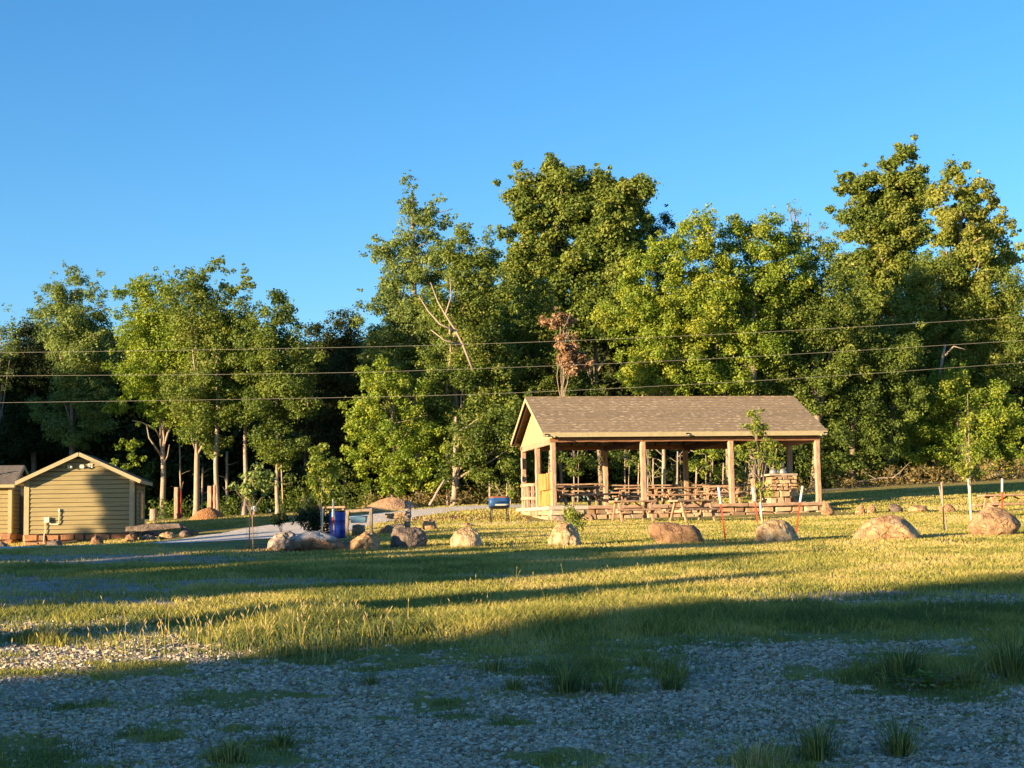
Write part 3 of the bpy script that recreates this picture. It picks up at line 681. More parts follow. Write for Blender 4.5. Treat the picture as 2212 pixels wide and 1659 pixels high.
tree('tallest tree on the right with a ragged pointed top', [(1945, 350, 34, 36), (1900, 365, 22, 26), (1840, 400, 34, 28), (1815, 405, 16, 12), (1895, 420, 50, 46), (1960, 420, 52, 50), (1990, 380, 16, 26), (1870, 490, 50, 44), (1940, 500, 60, 50), (1900, 570, 60, 50), (1840, 580, 40, 40), (1960, 590, 50, 50), (1890, 660, 50, 60)], 95,
     [(1925, 1930, 430, .3)], 'leaf_mid', 'bark', seed=30, tint=.62, k=2.4, limbs=24, size=.095)
tree('tall russet tinted tree at the right edge with a pointed top', [(2075, 375, 34, 30), (2050, 430, 38, 40), (2110, 420, 34, 34), (2150, 450, 26, 26), (2085, 490, 60, 44), (2150, 510, 44, 40), (2190, 560, 26, 40), (2040, 520, 30, 40), (2100, 580, 70, 50)], 88,
     [(2070, 2075, 430, .26)], 'leaf_mid', 'bark', seed=31, tint=.85, k=2.3, limbs=20, size=.095)
tree('broad mid green tree below the two tall right hand trees', [(2010, 620, 66, 56), (2090, 660, 66, 56), (2160, 640, 50, 60), (1980, 700, 60, 50), (2190, 720, 40, 70), (2060, 740, 60, 50), (2140, 780, 60, 60), (1960, 790, 40, 50), (1960, 700, 50, 60), (2050, 800, 60, 50)], 87,
     [(2020, 2025, 700, .24)], 'leaf_mid', 'bark', seed=32, tint=.6, k=2.6, vis_limbs=[([(2028, 820, -3), (2035, 780, -3), (2042, 745, -3)], .1, .06), ([(2040, 770, -3), (2060, 748, -3.3), (2085, 755, -3.5)], .06, .03)])
tree('bushy yellow green tree low on the right behind the lane', [(2040, 850, 60, 50), (2100, 900, 66, 50), (2000, 910, 50, 44), (2160, 890, 46, 60), (1990, 970, 60, 36), (2070, 970, 66, 44), (2150, 980, 50, 40), (1945, 985, 30, 22), (2200, 940, 30, 60)], 84,
     [(2075, 2070, 860, .2)], 'leaf_bright', seed=33, tint=.5, k=2.7)
tree('dark shaded tree beside the right end of the pavilion', [(1800, 870, 60, 50), (1880, 850, 50, 56), (1760, 930, 40, 50), (1840, 950, 60, 50), (1900, 940, 50, 50), (1820, 1020, 60, 36), (1925, 780, 50, 60), (1960, 860, 40, 60), (1890, 760, 50, 50), (1700, 900, 50, 50), (1920, 880, 30, 40), (1750, 860, 40, 40)], 82,
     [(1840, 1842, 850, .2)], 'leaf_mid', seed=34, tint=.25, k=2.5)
# young growth seen through the pavilion
for i, (x, y, rx, ry, D, lf, lab) in enumerate([
    (1240, 990, 40, 40, 76, 'leaf_mid', 'young broad leaved tree seen through the left bay of the pavilion'),
    (1350, 985, 44, 34, 77, 'leaf_mid', 'young dark tree seen through the pavilion behind its second post'),
    (1400, 1000, 18, 40, 74, 'leaf_pale', 'slender pale stemmed young tree seen right of the second pavilion post'),
    (1525, 990, 42, 44, 76, 'leaf_bright', 'bright young tree seen through the middle bay of the pavilion'),
    (1610, 1000, 36, 40, 77, 'leaf_mid', 'olive young tree seen through the right bay of the pavilion'),
    (1670, 1015, 30, 36, 76, 'leaf_bright', 'small yellow green tree seen behind the stone post in the pavilion'),
    (1460, 1000, 26, 46, 80, 'leaf_dark', 'dark young tree seen between the middle pavilion posts'),
    (1095, 1055, 24, 28, 73, 'leaf_bright', 'yellow green shrub behind the blue barbecue')]):
    tree(lab, [(x, y, rx, ry), (x + rx * .4, y + ry * .5, rx * .8, ry * .6)], D, [(x, x, y - ry * .4, .05), (x + 8, x + 10, y, .035)], lf, 'bark_pale', seed=50 + i, tint=.5, k=3, cr=(.25, .45), limbs=6, name='young_tree')
# slim bare stems at the wood's edge
def stem(px, pyt, D, r, lab, name='tree_trunk', bark='bark_pale', dx=0, cat='tree trunk', g=None):
    b = gp(px, D); t = at(px + dx, pyt, D); root = thing(name, lab, cat, b, 0, g); mb = MB(); b2 = Vector((0, 0, -.2))
    pts = limb(mb, b2, t - b, r, r * .7, .02, 10, 9)
    for k in range(5):
        j = random.randrange(3, 10); a = random.uniform(0, 6.28)
        limb(mb, pts[j], pts[j] + Vector((math.cos(a) * .6, math.sin(a) * .5, random.uniform(.1, .5))), r * .3, .008, .2, 4, 5)
    mb.build('trunk', M[bark], root, True); return root
for px, pt, D, r, dx, lab in [(392, 960, 84, .06, -4, 'slim trunk standing right behind the left red backed post'),
                              (436, 1010, 85, .07, 2, 'pale thin trunk just right of the forked trunk'),
                              (490, 975, 86, .09, 0, 'shaded grey trunk left of the pale bark trunk'),
                              (612, 940, 83, .05, -6, 'thin leaning trunk right of the leafy sapling'),
                              (1434, 960, 74, .12, 0, 'pale straight trunk seen through the middle of the pavilion'),
                              (1378, 1000, 73, .04, 2, 'thinnest pale stem seen left of the second pavilion post'),
                              (1411, 990, 73, .045, 0, 'thin pale stem seen right of the second pavilion post'),
                              (1462, 975, 74, .05, 2, 'thin pale stem left of the third pavilion post'),
                              (1502, 1010, 75, .06, 3, 'short leaning pale stem behind the middle tables'),
                              (1560, 1000, 75, .05, 3, 'slim pale stem behind the third pavilion bay'),
                              (1058, 1040, 75, .07, 0, 'short broken trunk behind the blue barbecue'),
                              (968, 1050, 76, .08, -2, 'shorter grey trunk leaning on the stout pale trunk'),
                              (160, 900, 90, .13, -3, 'dim grey trunk in the shade above the cabin roof')]:
    stem(px, pt, D, r, lab, dx=dx)
# dark wood behind: copies of a few dense trees
protos = []
for sd in (71, 72, 73):
    random.seed(sd)
    root = thing('forest_tree', 'tree deep in the shaded wood behind the front row of trees', 'tree', (0, 108, gz(0, 108)), 0, 'trees deep in the wood')
    L = []
    for q in range(11):
        z = random.uniform(1.5, 10.5); w = 2.6 * (1 - abs(z - 5) / 11)
        L.append((random.uniform(-1.6, 1.6), random.uniform(-1.2, 1.2), z, w, w, random.uniform(1.2, 2.0)))
    C = lobes_to_clumps(L, sd, (.6, 1.1), 1.7)
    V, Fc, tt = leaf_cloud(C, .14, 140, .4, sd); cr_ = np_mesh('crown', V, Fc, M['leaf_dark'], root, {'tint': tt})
    mb = MB(); pts = limb(mb, (0, 0, -.3), (random.uniform(-.5, .5), 0, 10), .2, .05, .03, 10, 8)
    for q in range(12):
        l = L[q % 11]; limb(mb, pts[random.randrange(3, 9)], l[:3], .07, .02, .2, 5, 5)
    tk = mb.build('trunk', M['bark'], root, True); protos.append((root, cr_, tk))
def copy_tree(pr, loc, rz, sc, label=None, group=None, name=None):
    r = pr[0].copy(); COL.objects.link(r); r.location = loc; r.rotation_euler = (0, 0, rz); r.scale = (sc, sc, sc)
    if name: r.name = name
    if label: r['label'] = label
    if group: r['group'] = group
    for ch in pr[1:]:
        c = ch.copy(); COL.objects.link(c); c.parent = r
    return r
random.seed(5)
k = 0
TOPS = [(0, 760), (60, 745), (120, 760), (180, 720), (250, 700), (320, 700), (400, 700), (470, 690), (540, 720), (610, 740), (680, 740), (750, 740), (830, 720), (900, 700), (970, 660), (1040, 640), (1110, 690), (1180, 740),
        (1250, 740), (1320, 720), (1400, 640), (1470, 620), (1540, 620), (1610, 620), (1680, 620), (1750, 640), (1830, 660), (1900, 680), (1980, 680), (2060, 660), (2140, 660), (2215, 680)]
for (px, pt) in TOPS:
    for row, (D, dy) in enumerate(((99, 0), (109, -10))):
        p = gp(px + random.uniform(-25, 25) + row * 33, D + random.uniform(-2, 2)); t = at(px, pt + dy, p.y)
        sc = max(.55, (t.z - p.z) / 12.0)
        if k < 3: pr = protos[k][0]; pr.location = p; pr.scale = (sc * 1.1, sc * 1.1, sc); pr.rotation_euler = (0, 0, random.uniform(0, 6))
        else:
            c = copy_tree(protos[k % 3], p, random.uniform(0, 6), sc); c.scale = (sc * 1.1, sc * 1.1, sc)
        k += 1

# undergrowth and weeds at the foot of the wood
def undergrowth(name, label, spans, mat, size, per, tint, seed, cat):
    r = np.random.default_rng(seed); C = []
    for (x0, x1, D, hmax, n) in spans:
        for q in range(n):
            px = r.uniform(x0, x1); d = D + r.uniform(-1.2, 1.5); p = gp(px, d)
            C.append((p.x, d, p.z + r.uniform(.0, 1) ** 1.5 * hmax, r.uniform(.22, .5)))
    V, Fc, tt = leaf_cloud(C, size, per, tint, seed, .8, .35); tag(np_mesh(name, V, Fc, M[mat], None, {'tint': tt}), label, cat, kind='stuff')
undergrowth('undergrowth', 'leafy green undergrowth along the foot of the trees', [(330, 760, 81, .9, 150), (600, 800, 84, 2.2, 130), (780, 1130, 77.5, 1.0, 170), (1120, 1760, 81, 3.2, 520), (1760, 2240, 86.5, 3.2, 420), (-20, 330, 88, 3, 130)], 'leaf_mid', .08, 70, .3, 3, 'undergrowth')
undergrowth('dry_weeds', 'tall straw and russet weeds at the edge of the wood', [(1800, 2160, 80.5, .9, 150), (2150, 2230, 82, 1.2, 40), (870, 1130, 75.5, .7, 100), (780, 880, 76, .6, 25), (1480, 1760, 76, .7, 60)], 'weed', .10, 60, .5, 4, 'weeds')

# unseen trees added off the left side to cast shade on the place
SA = rad(55); SE = rad(9.5); sd_ = Vector((math.sin(SA), math.cos(SA), 0)); sn_ = Vector((math.cos(SA), -math.sin(SA), 0))
def off(q, t, h, w=1.0, pr=0, lab='unseen leafy tree outside the left side of the picture, added to shade the lawn', z0=0):
    p = sn_ * q + sd_ * t; p.z = gz(p.x, p.y) + z0; c = copy_tree(protos[pr % 3], p, q * 1.7 + t, h / 12.0, lab, 'unseen trees outside the left side of the picture', 'shade_tree'); c.scale = (h / 11 * w, h / 11 * w, h / 11)
for i, q in enumerate(np.arange(-9.8, 26, 3.0)): off(q, -60 - (i % 2) * 4, 29.0 if i < 2 else 21.5, .46 if i < 2 else .66, i)
off(-18.0, -16, 6.0, .45, 1)
for i, (q, t0, h, w) in enumerate([(-22.8, -24, 8.2, .8), (-25.6, -22, 8.4, .95), (-24.2, -18, 7.2, .8), (-27.2, -18, 6.8, .8), (-28.9, -14, 6.1, .9), (-30.8, -12, 5.8, .8), (-32.8, -14, 6.0, .85), (-34.6, -12, 6.3, .8), (-38.3, -12, 6.6, .8), (-42.2, -12, 6.5, .8), (-36.4, -14, 6.9, .9), (-40.2, -13, 6.9, .85), (-44.3, -12, 6.7, .8), (-48.8, -12, 6.9, .8), (-53.6, -12, 6.7, .75)]): off(q, t0, h, w, i)
for i, q in enumerate(np.arange(-82.5, -110, -4.0)): off(q, 2 - (i % 2) * 4, 13.5, 1.1, i)
off(-60.2, -4, 7.4, .36, 0)

# ------------------------------------------------------------------ boulders
def rock_mat(c, d, p, top=None): 
    key = 'r%s%s%s%s' % (c, d, p, top)
    if key not in M: M[key] = m_rock('rock_surface', c, d, p, top)
    return M[key]
TAN = ((.46, .30, .16), (.25, .15, .085), (.60, .46, .29)); ORG = ((.38, .25, .14), (.21, .13, .08), (.50, .36, .22)); GRY = ((.17, .14, .125), (.08, .065, .06), (.30, .26, .23))
PAL = ((.50, .38, .22), (.22, .13, .07), (.66, .55, .38)); BRN = ((.25, .155, .09), (.14, .09, .06), (.36, .25, .15)); WHT = ((.42, .36, .31), (.19, .12, .08), (.66, .62, .58))
def boulder(outline, D, depth, cols, label, seed=0, cuts=6, rough=.11, top=None, name='boulder', cat='boulder', group='boulders in a row along the lawn', bury=.06, pits=0):
    """outline: silhouette points (px,py) measured at distance D, any order around; becomes a closed stone with real depth"""
    rnd = random.Random(seed); P = [at(x, y, D) for x, y in outline]
    cx = (min(p.x for p in P) + max(p.x for p in P)) / 2; cz = (min(p.z for p in P) + max(p.z for p in P)) / 2
    g = gz(cx, D); root_loc = Vector((cx, D, g))
    pol = sorted([(math.atan2(p.z - cz, p.x - cx), math.hypot(p.x - cx, p.z - cz)) for p in P])
    A = np.array([a for a, _ in pol]); R = np.array([r for _, r in pol])
    A = np.concatenate([A[-1:] - 2 * PI, A, A[:1] + 2 * PI]); R = np.concatenate([R[-1:], R, R[:1]])
    Px, Pz = R * np.cos(A), R * np.sin(A)
    def orad(a):   # straight-edge interpolation of the outline
        i = int(np.searchsorted(A, a)); i = min(max(i, 1), len(A) - 1)
        x0, z0, x1, z1 = Px[i - 1], Pz[i - 1], Px[i], Pz[i]; ca, sa = math.cos(a), math.sin(a)
        den = (x1 - x0) * sa - (z1 - z0) * ca
        if abs(den) < 1e-6: return R[i]
        return abs((x1 * z0 - x0 * z1) / den) if abs(den) > 1e-6 else R[i]
    me = bpy.data.meshes.new(name)
    import bmesh
    bm = bmesh.new(); bmesh.ops.create_icosphere(bm, subdivisions=5, radius=1)
    w = max(p.x for p in P) - min(p.x for p in P); size = w
    planes = []
    for _ in range(cuts):
        n = Vector((rnd.uniform(-1, 1), rnd.uniform(-1.2, .4), rnd.uniform(-.3, 1))).normalized(); planes.append((n, rnd.uniform(.62, .9)))
    off_ = Vector((seed * 3.1, seed * 1.7, 0))
    for v in bm.verts:
        c = v.co.copy()
        for n, d in planes:
            k = c.dot(n)
            if k > d: c -= n * (k - d) * .85
        a = math.atan2(v.co.z, v.co.x); rho = math.hypot(v.co.x, v.co.z)
        cr = math.hypot(c.x, c.z) if rho > .8 else math.hypot(c.x, c.z)
        f = min(1, rho ** .8)
        rr = orad(a)
        k = rho * (.55 * 1 + .45 * (cr / max(rho, 1e-3))) if rho < .9 else rho
        y = c.y * depth * w / 2
        x = math.cos(a) * rr * (k ** .72); z = math.sin(a) * rr * (k ** .72)
        q = Vector((x, y, z + (cz - g)))
        nz = mn.noise_vector((q + off_) * (14 / size)) * rough * size * .16 + mn.noise_vector((q + off_) * (2.2 / size)) * rough * size * .6 + mn.noise_vector((q + off_) * (6 / size)) * rough * size * .4
        rid = mn.turbulence((q + off_) * (4 / size), 4, True) 
        q += nz * (1 if rho < .9 else .55)
        q -= v.co.normalized() * (rid * rough * size * .5 - rough * size * .2)
        if pits:
            cell = mn.voronoi((q + off_) * (7 / size))[0]; q -= v.co.normalized() * max(0, .35 - cell[0]) * pits * size
        v.co = q
    zmin = min(v.co.z for v in bm.verts)
    bm.to_mesh(me); bm.free(); me.materials.append(rock_mat(*cols, top)); me.shade_smooth()
    if pits or cuts > 8:
        pass
    o = bpy.data.objects.new(name, me); COL.objects.link(o); o.location = root_loc
    o.location.z -= (zmin + bury)   if zmin > -bury else 0
    return tag(o, label, cat, group)
BD = 36
boulder([(580, 1185), (582, 1168), (600, 1152), (622, 1148), (636, 1152), (640, 1170), (630, 1187), (600, 1192)], 36.6, .9, WHT, 'rounded pale topped boulder, leftmost of the front row', 1, 5)
boulder([(626, 1190), (629, 1165), (640, 1158), (655, 1150), (690, 1147), (722, 1158), (740, 1172), (750, 1188), (740, 1196), (680, 1198)], 35.8, .8, BRN, 'long low boulder with a smooth lit top painted whitish, second in the front row', 2, 3, .035, (.42, (.52, .49, .46)))  # light on the upper face is put into the whitish top colour
boulder([(750, 1194), (752, 1180), (765, 1165), (788, 1150), (806, 1150), (820, 1165), (824, 1190), (800, 1197)], 35.8, .9, TAN, 'tan sloping boulder beside the long whitish topped one', 3, 6)
boulder([(843, 1186), (845, 1160), (850, 1140), (872, 1137), (900, 1138), (918, 1150), (924, 1170), (918, 1188), (880, 1192)], 36.4, .9, GRY, 'dark grey brown boulder in front of the stone post', 4, 6)
boulder([(973, 1187), (972, 1165), (984, 1148), (1003, 1140), (1018, 1140), (1034, 1150), (1043, 1172), (1040, 1188), (1005, 1193)], 36.2, .95, PAL, 'pale round boulder with a dark right side, alone on the lawn', 5, 6, .05)
boulder([(1184, 1182), (1186, 1160), (1198, 1140), (1210, 1128), (1232, 1130), (1246, 1142), (1254, 1165), (1257, 1186), (1215, 1190)], 36.0, .9, PAL, 'craggy pitted pale boulder in front of the leafy seedling', 6, 10, .09, None, pits=.35)
boulder([(1400, 1150), (1399, 1138), (1408, 1129), (1440, 1127), (1464, 1131), (1470, 1135), (1498, 1134), (1512, 1145), (1520, 1165), (1518, 1182), (1460, 1188), (1420, 1184), (1416, 1166), (1403, 1158)], 36.0, .55, BRN, 'flat faced brown slab boulder with a step in its top edge', 7, 3, .03)
boulder([(1631, 1180), (1632, 1140), (1648, 1130), (1670, 1123), (1695, 1126), (1715, 1140), (1728, 1165), (1722, 1184), (1670, 1190)], 36.3, .8, PAL, 'blocky pale boulder with broken dark right end under the leaning post', 8, 9, .06, (.62, (.26, .22, .19)), pits=.12)
boulder([(1836, 1178), (1846, 1155), (1868, 1130), (1888, 1120), (1925, 1110), (1950, 1118), (1975, 1142), (1994, 1170), (1988, 1182), (1910, 1188)], 36.6, .7, TAN, 'largest dome shaped tan boulder on the right', 9, 4, .035)
boulder([(2093, 1148), (2092, 1136), (2108, 1112), (2135, 1094), (2160, 1098), (2185, 1110), (2203, 1132), (2196, 1150), (2178, 1164), (2130, 1168), (2105, 1160)], 37.5, .8, ORG, 'tilted rounded tan boulder at the right edge with grey right flank', 10, 6, .05)
G2 = 'rocks scattered round the lawn and road'
def rk(x, y0, y1, w, D, cols, lab, seed, dep=.9, cuts=6, **kw):
    h = y1 - y0; hw = w / 2; r = random.Random(seed)
    o = [(x - hw, y1 - h * .1), (x - hw * r.uniform(.85, 1.05), y0 + h * r.uniform(.4, .6)), (x - hw * r.uniform(.5, .75), y0 + h * r.uniform(.05, .25)), (x - hw * .05, y0), (x + hw * r.uniform(.4, .7), y0 + h * r.uniform(0, .25)), (x + hw * r.uniform(.85, 1), y0 + h * r.uniform(.4, .6)), (x + hw, y1 - h * .1), (x, y1 + h * .15)]
    return boulder(o, D, dep, cols, lab, seed, cuts, .05, name='rock', cat='rock', group=G2, **kw)
rk(650, 1138, 1156, 46, 39.5, GRY, 'dark brown rock heaped behind the leftmost front boulders', 21)
rk(668, 1132, 1154, 40, 41, GRY, 'dark rounded rock behind the long whitish topped boulder', 22)
rk(775, 1124, 1150, 30, 46, ORG, 'tan rock seen inside the dark timber frame', 23)
rk(838, 1119, 1141, 42, 47, ORG, 'rounded orange rock under the stone bench slab', 24)
rk(928, 1112, 1138, 34, 50, TAN, 'block shaped tan rock right of the stone post', 25)
rk(1010, 1120, 1132, 30, 52, TAN, 'low flat rock on the path left of the barbecue', 26)
rk(1788, 1070, 1099, 28, 57, ORG, 'small pointed orange rock just right of the pavilion', 27)
rk(1934, 1079, 1098, 32, 58, GRY, 'grey squarish rock third along from the pavilion', 28)
rk(1984, 1082, 1099, 46, 57.5, TAN, 'long tan rock between the grey squarish rock and the round one', 29)
rk(2046, 1079, 1098, 34, 57, ORG, 'rounded rust tinted rock behind the pair of poles', 30)
rk(1858, 1077, 1098, 22, 57.5, TAN, 'left one of two striped rocks standing close together', 31)
rk(1882, 1076, 1098, 22, 57.5, TAN, 'right one of two striped rocks standing close together', 32)
rk(5, 1156, 1182, 34, 55, GRY, 'dark rock cut by the left edge in front of the small cabin', 33)
rk(118, 1158, 1178, 34, 57.5, GRY, 'square grey rock in front of the electric box', 34)
rk(210, 1151, 1174, 28, 58, BRN, 'upright brown rock against the middle of the cabin footing', 35)
rk(284, 1150, 1170, 30, 59, BRN, 'brown rock at the right corner of the cabin footing', 36)
rk(362, 1146, 1163, 36, 60, TAN, 'pale rock under the right end of the long slab', 37)
rk(398, 1128, 1148, 18, 62, GRY, 'upright grey rock at the end of the slab pile', 38)
rk(400, 1145, 1160, 28, 61, GRY, 'low jagged rock at the right end of the slab pile', 39)
rk(418, 1143, 1157, 24, 62, BRN, 'last brown rock of the slab pile nearest the road', 40)
rk(320, 1151, 1166, 40, 59.5, GRY, 'mossy rock propping up the long slab', 41)
rk(328, 1130, 1146, 40, 63, GRY, 'weathered rock behind the long slab beside the cabin', 42)
rk(1690, 1122, 1131, 26, 50, PAL, 'small pale stone lying behind the blocky boulder', 43)
rk(1270, 1108, 1124, 30, 56.2, ORG, 'reddish stone leaning on the pavilion footing', 44)
rk(1213, 1110, 1126, 34, 56, GRY, 'dark stone step at the left corner of the pavilion', 45)
rk(860, 1108, 1118, 60, 56, GRY, 'low grey rock in the bed beyond the stone bench', 46)
# long slab by the cabin
def slab(name, x0, x1, y, D, th, dep, mat, lab, cat, tilt=0, z=None, group=None):
    a = at(x0, y, D); b = at(x1, y, D); c = (a + b) / 2; g = gz(c.x, D)
    o_ = MB(); L = (b - a).length; n = 9; vs = []; fs = []
    for i in range(n + 1):
        t = i / n
        for (yy, zz) in ((-.5, -.5), (.5, -.5), (.5, .5), (-.5, .5)):
            vs.append(Vector((-L / 2 + L * t, yy * dep * (.8 + .2 * math.sin(3 * t + 1)), zz * th * (.75 + .35 * math.sin(PI * t)) + tilt * (t - .5))) + mn.noise_vector(Vector((t * 4 + x0, yy * 3, zz))) * .05)
    for i in range(n):
        for k in range(4): fs.append((i * 4 + k, i * 4 + (k + 1) % 4, i * 4 + 4 + (k + 1) % 4, i * 4 + 4 + k))
    fs.append((3, 2, 1, 0)); fs.append((n * 4, n * 4 + 1, n * 4 + 2, n * 4 + 3)); o_.add(vs, fs)
    ob = o_.build(name, mat, None, False, .015); ob.location = (c.x, D, c.z); return tag(ob, lab, cat, group)
slab('stone_slab', 278, 392, 1139, 61, .22, 1.0, rock_mat(*GRY), 'long thick dark stone slab lying across rocks beside the cabin', 'stone slab', .1)
# stone bench near the drum: slab on block + post
slab('bench_slab', 832, 886, 1114, 47.5, .16, .7, rock_mat(*TAN), 'thick flat stone slab laid across the orange rock like a bench', 'stone slab')

def upright(px, pyt, D, w, mat, lab, name='stone_post', cat='post', bend=0, d=None, group=None):
    b = gp(px, D); t = at(px, pyt, D); h = t.z - b.z; mb = MB(); timber(mb, (0, 0, -.15), (bend, 0, h), w, d or w, 10, .02)
    o = mb.build(name, mat, None, True); o.location = b; return tag(o, lab, cat, group)
upright(881, 1082, 45.5, .17, rock_mat((.30, .27, .26), (.2, .17, .15), (.45, .40, .38)), 'grey weathered post standing behind the dark boulder')
upright(331, 1099, 76, .3, M['bark_pale'], 'short pale stump post at the foot of the forked tree', 'stump_post')
# red backed posts at the wood edge
def red_post(px, pt, D, w, lab, board):
    b = gp(px, D); t = at(px, pt, D); r = thing('gate_post', lab, 'post', b, 0, 'red backed posts by the trees'); mb = MB(); timber(mb, (0, 0, -.2), (0, 0, t.z - b.z), w, w, 8, .01); mb.build('post', M['post'], r)
    mb = MB(); mb.box((w / 2 + board / 2 + .004, .02, (t.z - b.z) / 2 - .1), (board, .06, (t.z - b.z) * .96)); mb.build('red_board', M['red_wood'], r, False, .006)
red_post(381, 1053, 77, .20, 'thin red backed post left of the dirt pile', .13)
red_post(453, 1050, 77, .20, 'left post of the pair behind the dirt pile with a wide red board', .34)
upright(463.5, 1048, 76.6, .12, M['post'], 'plain weathered post touching the wide red board', 'gate_post')

# mounds
def mound(name, x0, x1, yt, D, dep, mat, lab, seed, peak=1.4):
    a = at(x0, 1110, D).x; b = at(x1, 1110, D).x; cx = (a + b) / 2; hw = (b - a) / 2; t = at((x0 + x1) / 2, yt, D).z; g = gz(cx, D); h = t - g
    n = 48; V = []; I2 = np.arange((n + 1) ** 2).reshape(n + 1, n + 1)
    for i in range(n + 1):
        for j in range(n + 1):
            u = -1 + 2 * i / n; v = -1 + 2 * j / n; r = math.hypot(u, v); q = max(0, 1 - r) 
            z = h * min(1.0, q * peak * (1.0 - .28 * q * peak)) * 1.15 if q > 0 else 0
            x = u * hw; y = v * dep; ns = mn.noise(Vector((x * 1.6 + seed, y * 1.6, 0))) * .22 + mn.noise(Vector((x * 5, y * 5, seed))) * .07
            V.append((x, y, gz(cx + x, D + y) - g + z + ns * q * h - (.06 if q <= 0 else 0)))
    Fc = np.stack([I2[:-1, :-1], I2[1:, :-1], I2[1:, 1:], I2[:-1, 1:]], -1).reshape(-1, 4)
    o = np_mesh(name, V, Fc, mat, smooth=True); o.location = (cx, D, g); return tag(o, lab, cat='mound')
mound('dirt_mound', 408, 488, 1097, 74.5, 1.0, M['clay'], 'small orange clay dirt pile below the red backed posts', 3, 1.6)
mound('gravel_mound', 775, 912, 1072, 73.5, 1.5, M['gravel_heap'], 'large tan gravel heap between the drum and the pavilion', 8, 1.25)

# ------------------------------------------------------------------ pavilion
PX = Vector((1.53, 59.0, 2.21)); YAW = rad(10)
pav = thing('picnic_pavilion', 'open timber picnic pavilion with shingled gable roof on a stone footing', 'pavilion', PX, YAW)
L_, W_ = 10.66, 6.3
def stones(mb_list, x0, y0, x1, y1, z0, z1, rows, nrm, seed, thick=.3, wmin=.28, wmax=.75):
    """wall of individual stones along a line; returns V,F,tint arrays in mb_list"""
    r = random.Random(seed); L = math.hypot(x1 - x0, y1 - y0); ux, uy = (x1 - x0) / L, (y1 - y0) / L; V, Fc, T = mb_list
    hs = [(z1 - z0) / rows] * rows; z = z0
    for hrow in hs:
        s = 0
        while s < L - .05:
            w = min(r.uniform(wmin, wmax), L - s); 
            if L - s - w < .15: w = L - s
            j = r.uniform(-.02, .05); zz1 = z + hrow + r.uniform(-.02, .02)
            pts = []
            for (a, o, zz) in ((s + .008, 0, z + .006), (s + w - .008, 0, z + .006), (s + w - .008, 0, zz1 - .012), (s + .008, 0, zz1 - .012)):
                pts.append((a + r.uniform(-.03, .03), zz + r.uniform(-.028, .028)))
            i = len(V); mid = 8
            f = [(x0 + ux * a + nrm[0] * j * .3, y0 + uy * a + nrm[1] * j * .3, zz) for a, zz in pts]
            cxa = sum(p[0] for p in pts) / 4; cza = sum(p[1] for p in pts) / 4
            g = [(x0 + ux * (a * .82 + cxa * .18) + nrm[0] * (.05 + j), y0 + uy * (a * .82 + cxa * .18) + nrm[1] * (.05 + j), zz * .82 + cza * .18) for a, zz in pts]
            bk = [(x0 + ux * a - nrm[0] * thick, y0 + uy * a - nrm[1] * thick, zz) for a, zz in pts]
            V += bk + f + g
            for q in range(4):
                n_ = (q + 1) % 4; Fc.append((i + q, i + n_, i + 4 + n_, i + 4 + q)); Fc.append((i + 4 + q, i + 4 + n_, i + 8 + n_, i + 8 + q))
            Fc.append((i + 8, i + 9, i + 10, i + 11)); T += [r.random()] * 12
            s += w
        z += hrow
S_ = ([], [], [])
stones(S_, -.25, -.35, L_ + .25, -.35, -.75, -.13, 3, (0, -1), 4)
stones(S_, -.25, W_ + .3, -.25, -.35, -.75, -.13, 3, (-1, 0), 5)
stones(S_, L_ + .25, -.35, L_ + .25, W_ + .3, -.75, -.13, 3, (1, 0), 6)
stones(S_, L_ + .25, W_ + .3, -.25, W_ + .3, -.75, -.13, 3, (0, 1), 7)
np_mesh('stone_footing', S_[0], S_[1], M['stone'], pav, {'tint': S_[2]})
mb = MB(); mb.box((L_ / 2, W_ / 2, -.07), (L_ + .62, W_ + .78, .14), j=.01); mb.box((L_ / 2, W_ / 2, -.45), (L_ + .35, W_ + .5, .6)); mb.build('floor_slab', M['concrete'], pav, False, .02)
# timber edge along the front
mb = MB()
for i in range(3): timber(mb, (1.2 + i * 3.2, -.46, -.06), (1.2 + (i + 1) * 3.2 - .04, -.46, -.06), .13, .12, 12, .015)
mb.build('edge_timber', M['table_wood'], pav)
def post(u, v, top=2.45, w=.2):
    mb = MB(); timber(mb, (u, v, -.02), (u, v, top), w, w, 12, .012); mb.build('post', M['post'], pav)
for i in range(4):
    post(i * L_ / 3, 0); post(i * L_ / 3, W_)
post(0, W_ / 2); post(L_, W_ / 2)
mb = MB(); timber(mb, (-.12, 0, 2.53), (L_ / 3, 0, 2.53), .2, .17, 14, .012); timber(mb, (L_ / 3 + .01, 0, 2.53), (L_ + .12, 0, 2.53), .17, .17, 20, .008); mb.build('front_beam', M['post_h'], pav)
mb = MB(); timber(mb, (-.12, W_, 2.53), (L_ + .12, W_, 2.53), .17, .17, 20, .008); mb.build('rear_beam', M['post_h'], pav)
for i, u in enumerate((0, L_ / 3, 2 * L_ / 3, L_)):
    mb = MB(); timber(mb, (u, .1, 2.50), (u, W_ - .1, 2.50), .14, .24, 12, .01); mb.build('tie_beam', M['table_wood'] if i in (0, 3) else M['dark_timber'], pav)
u0, u1 = -.45, 10.95; v0, v1 = -.4, W_ + .4; zr, ze = 4.43, 2.80; vm = W_ / 2
sl = (zr - ze) / (vm - v0)
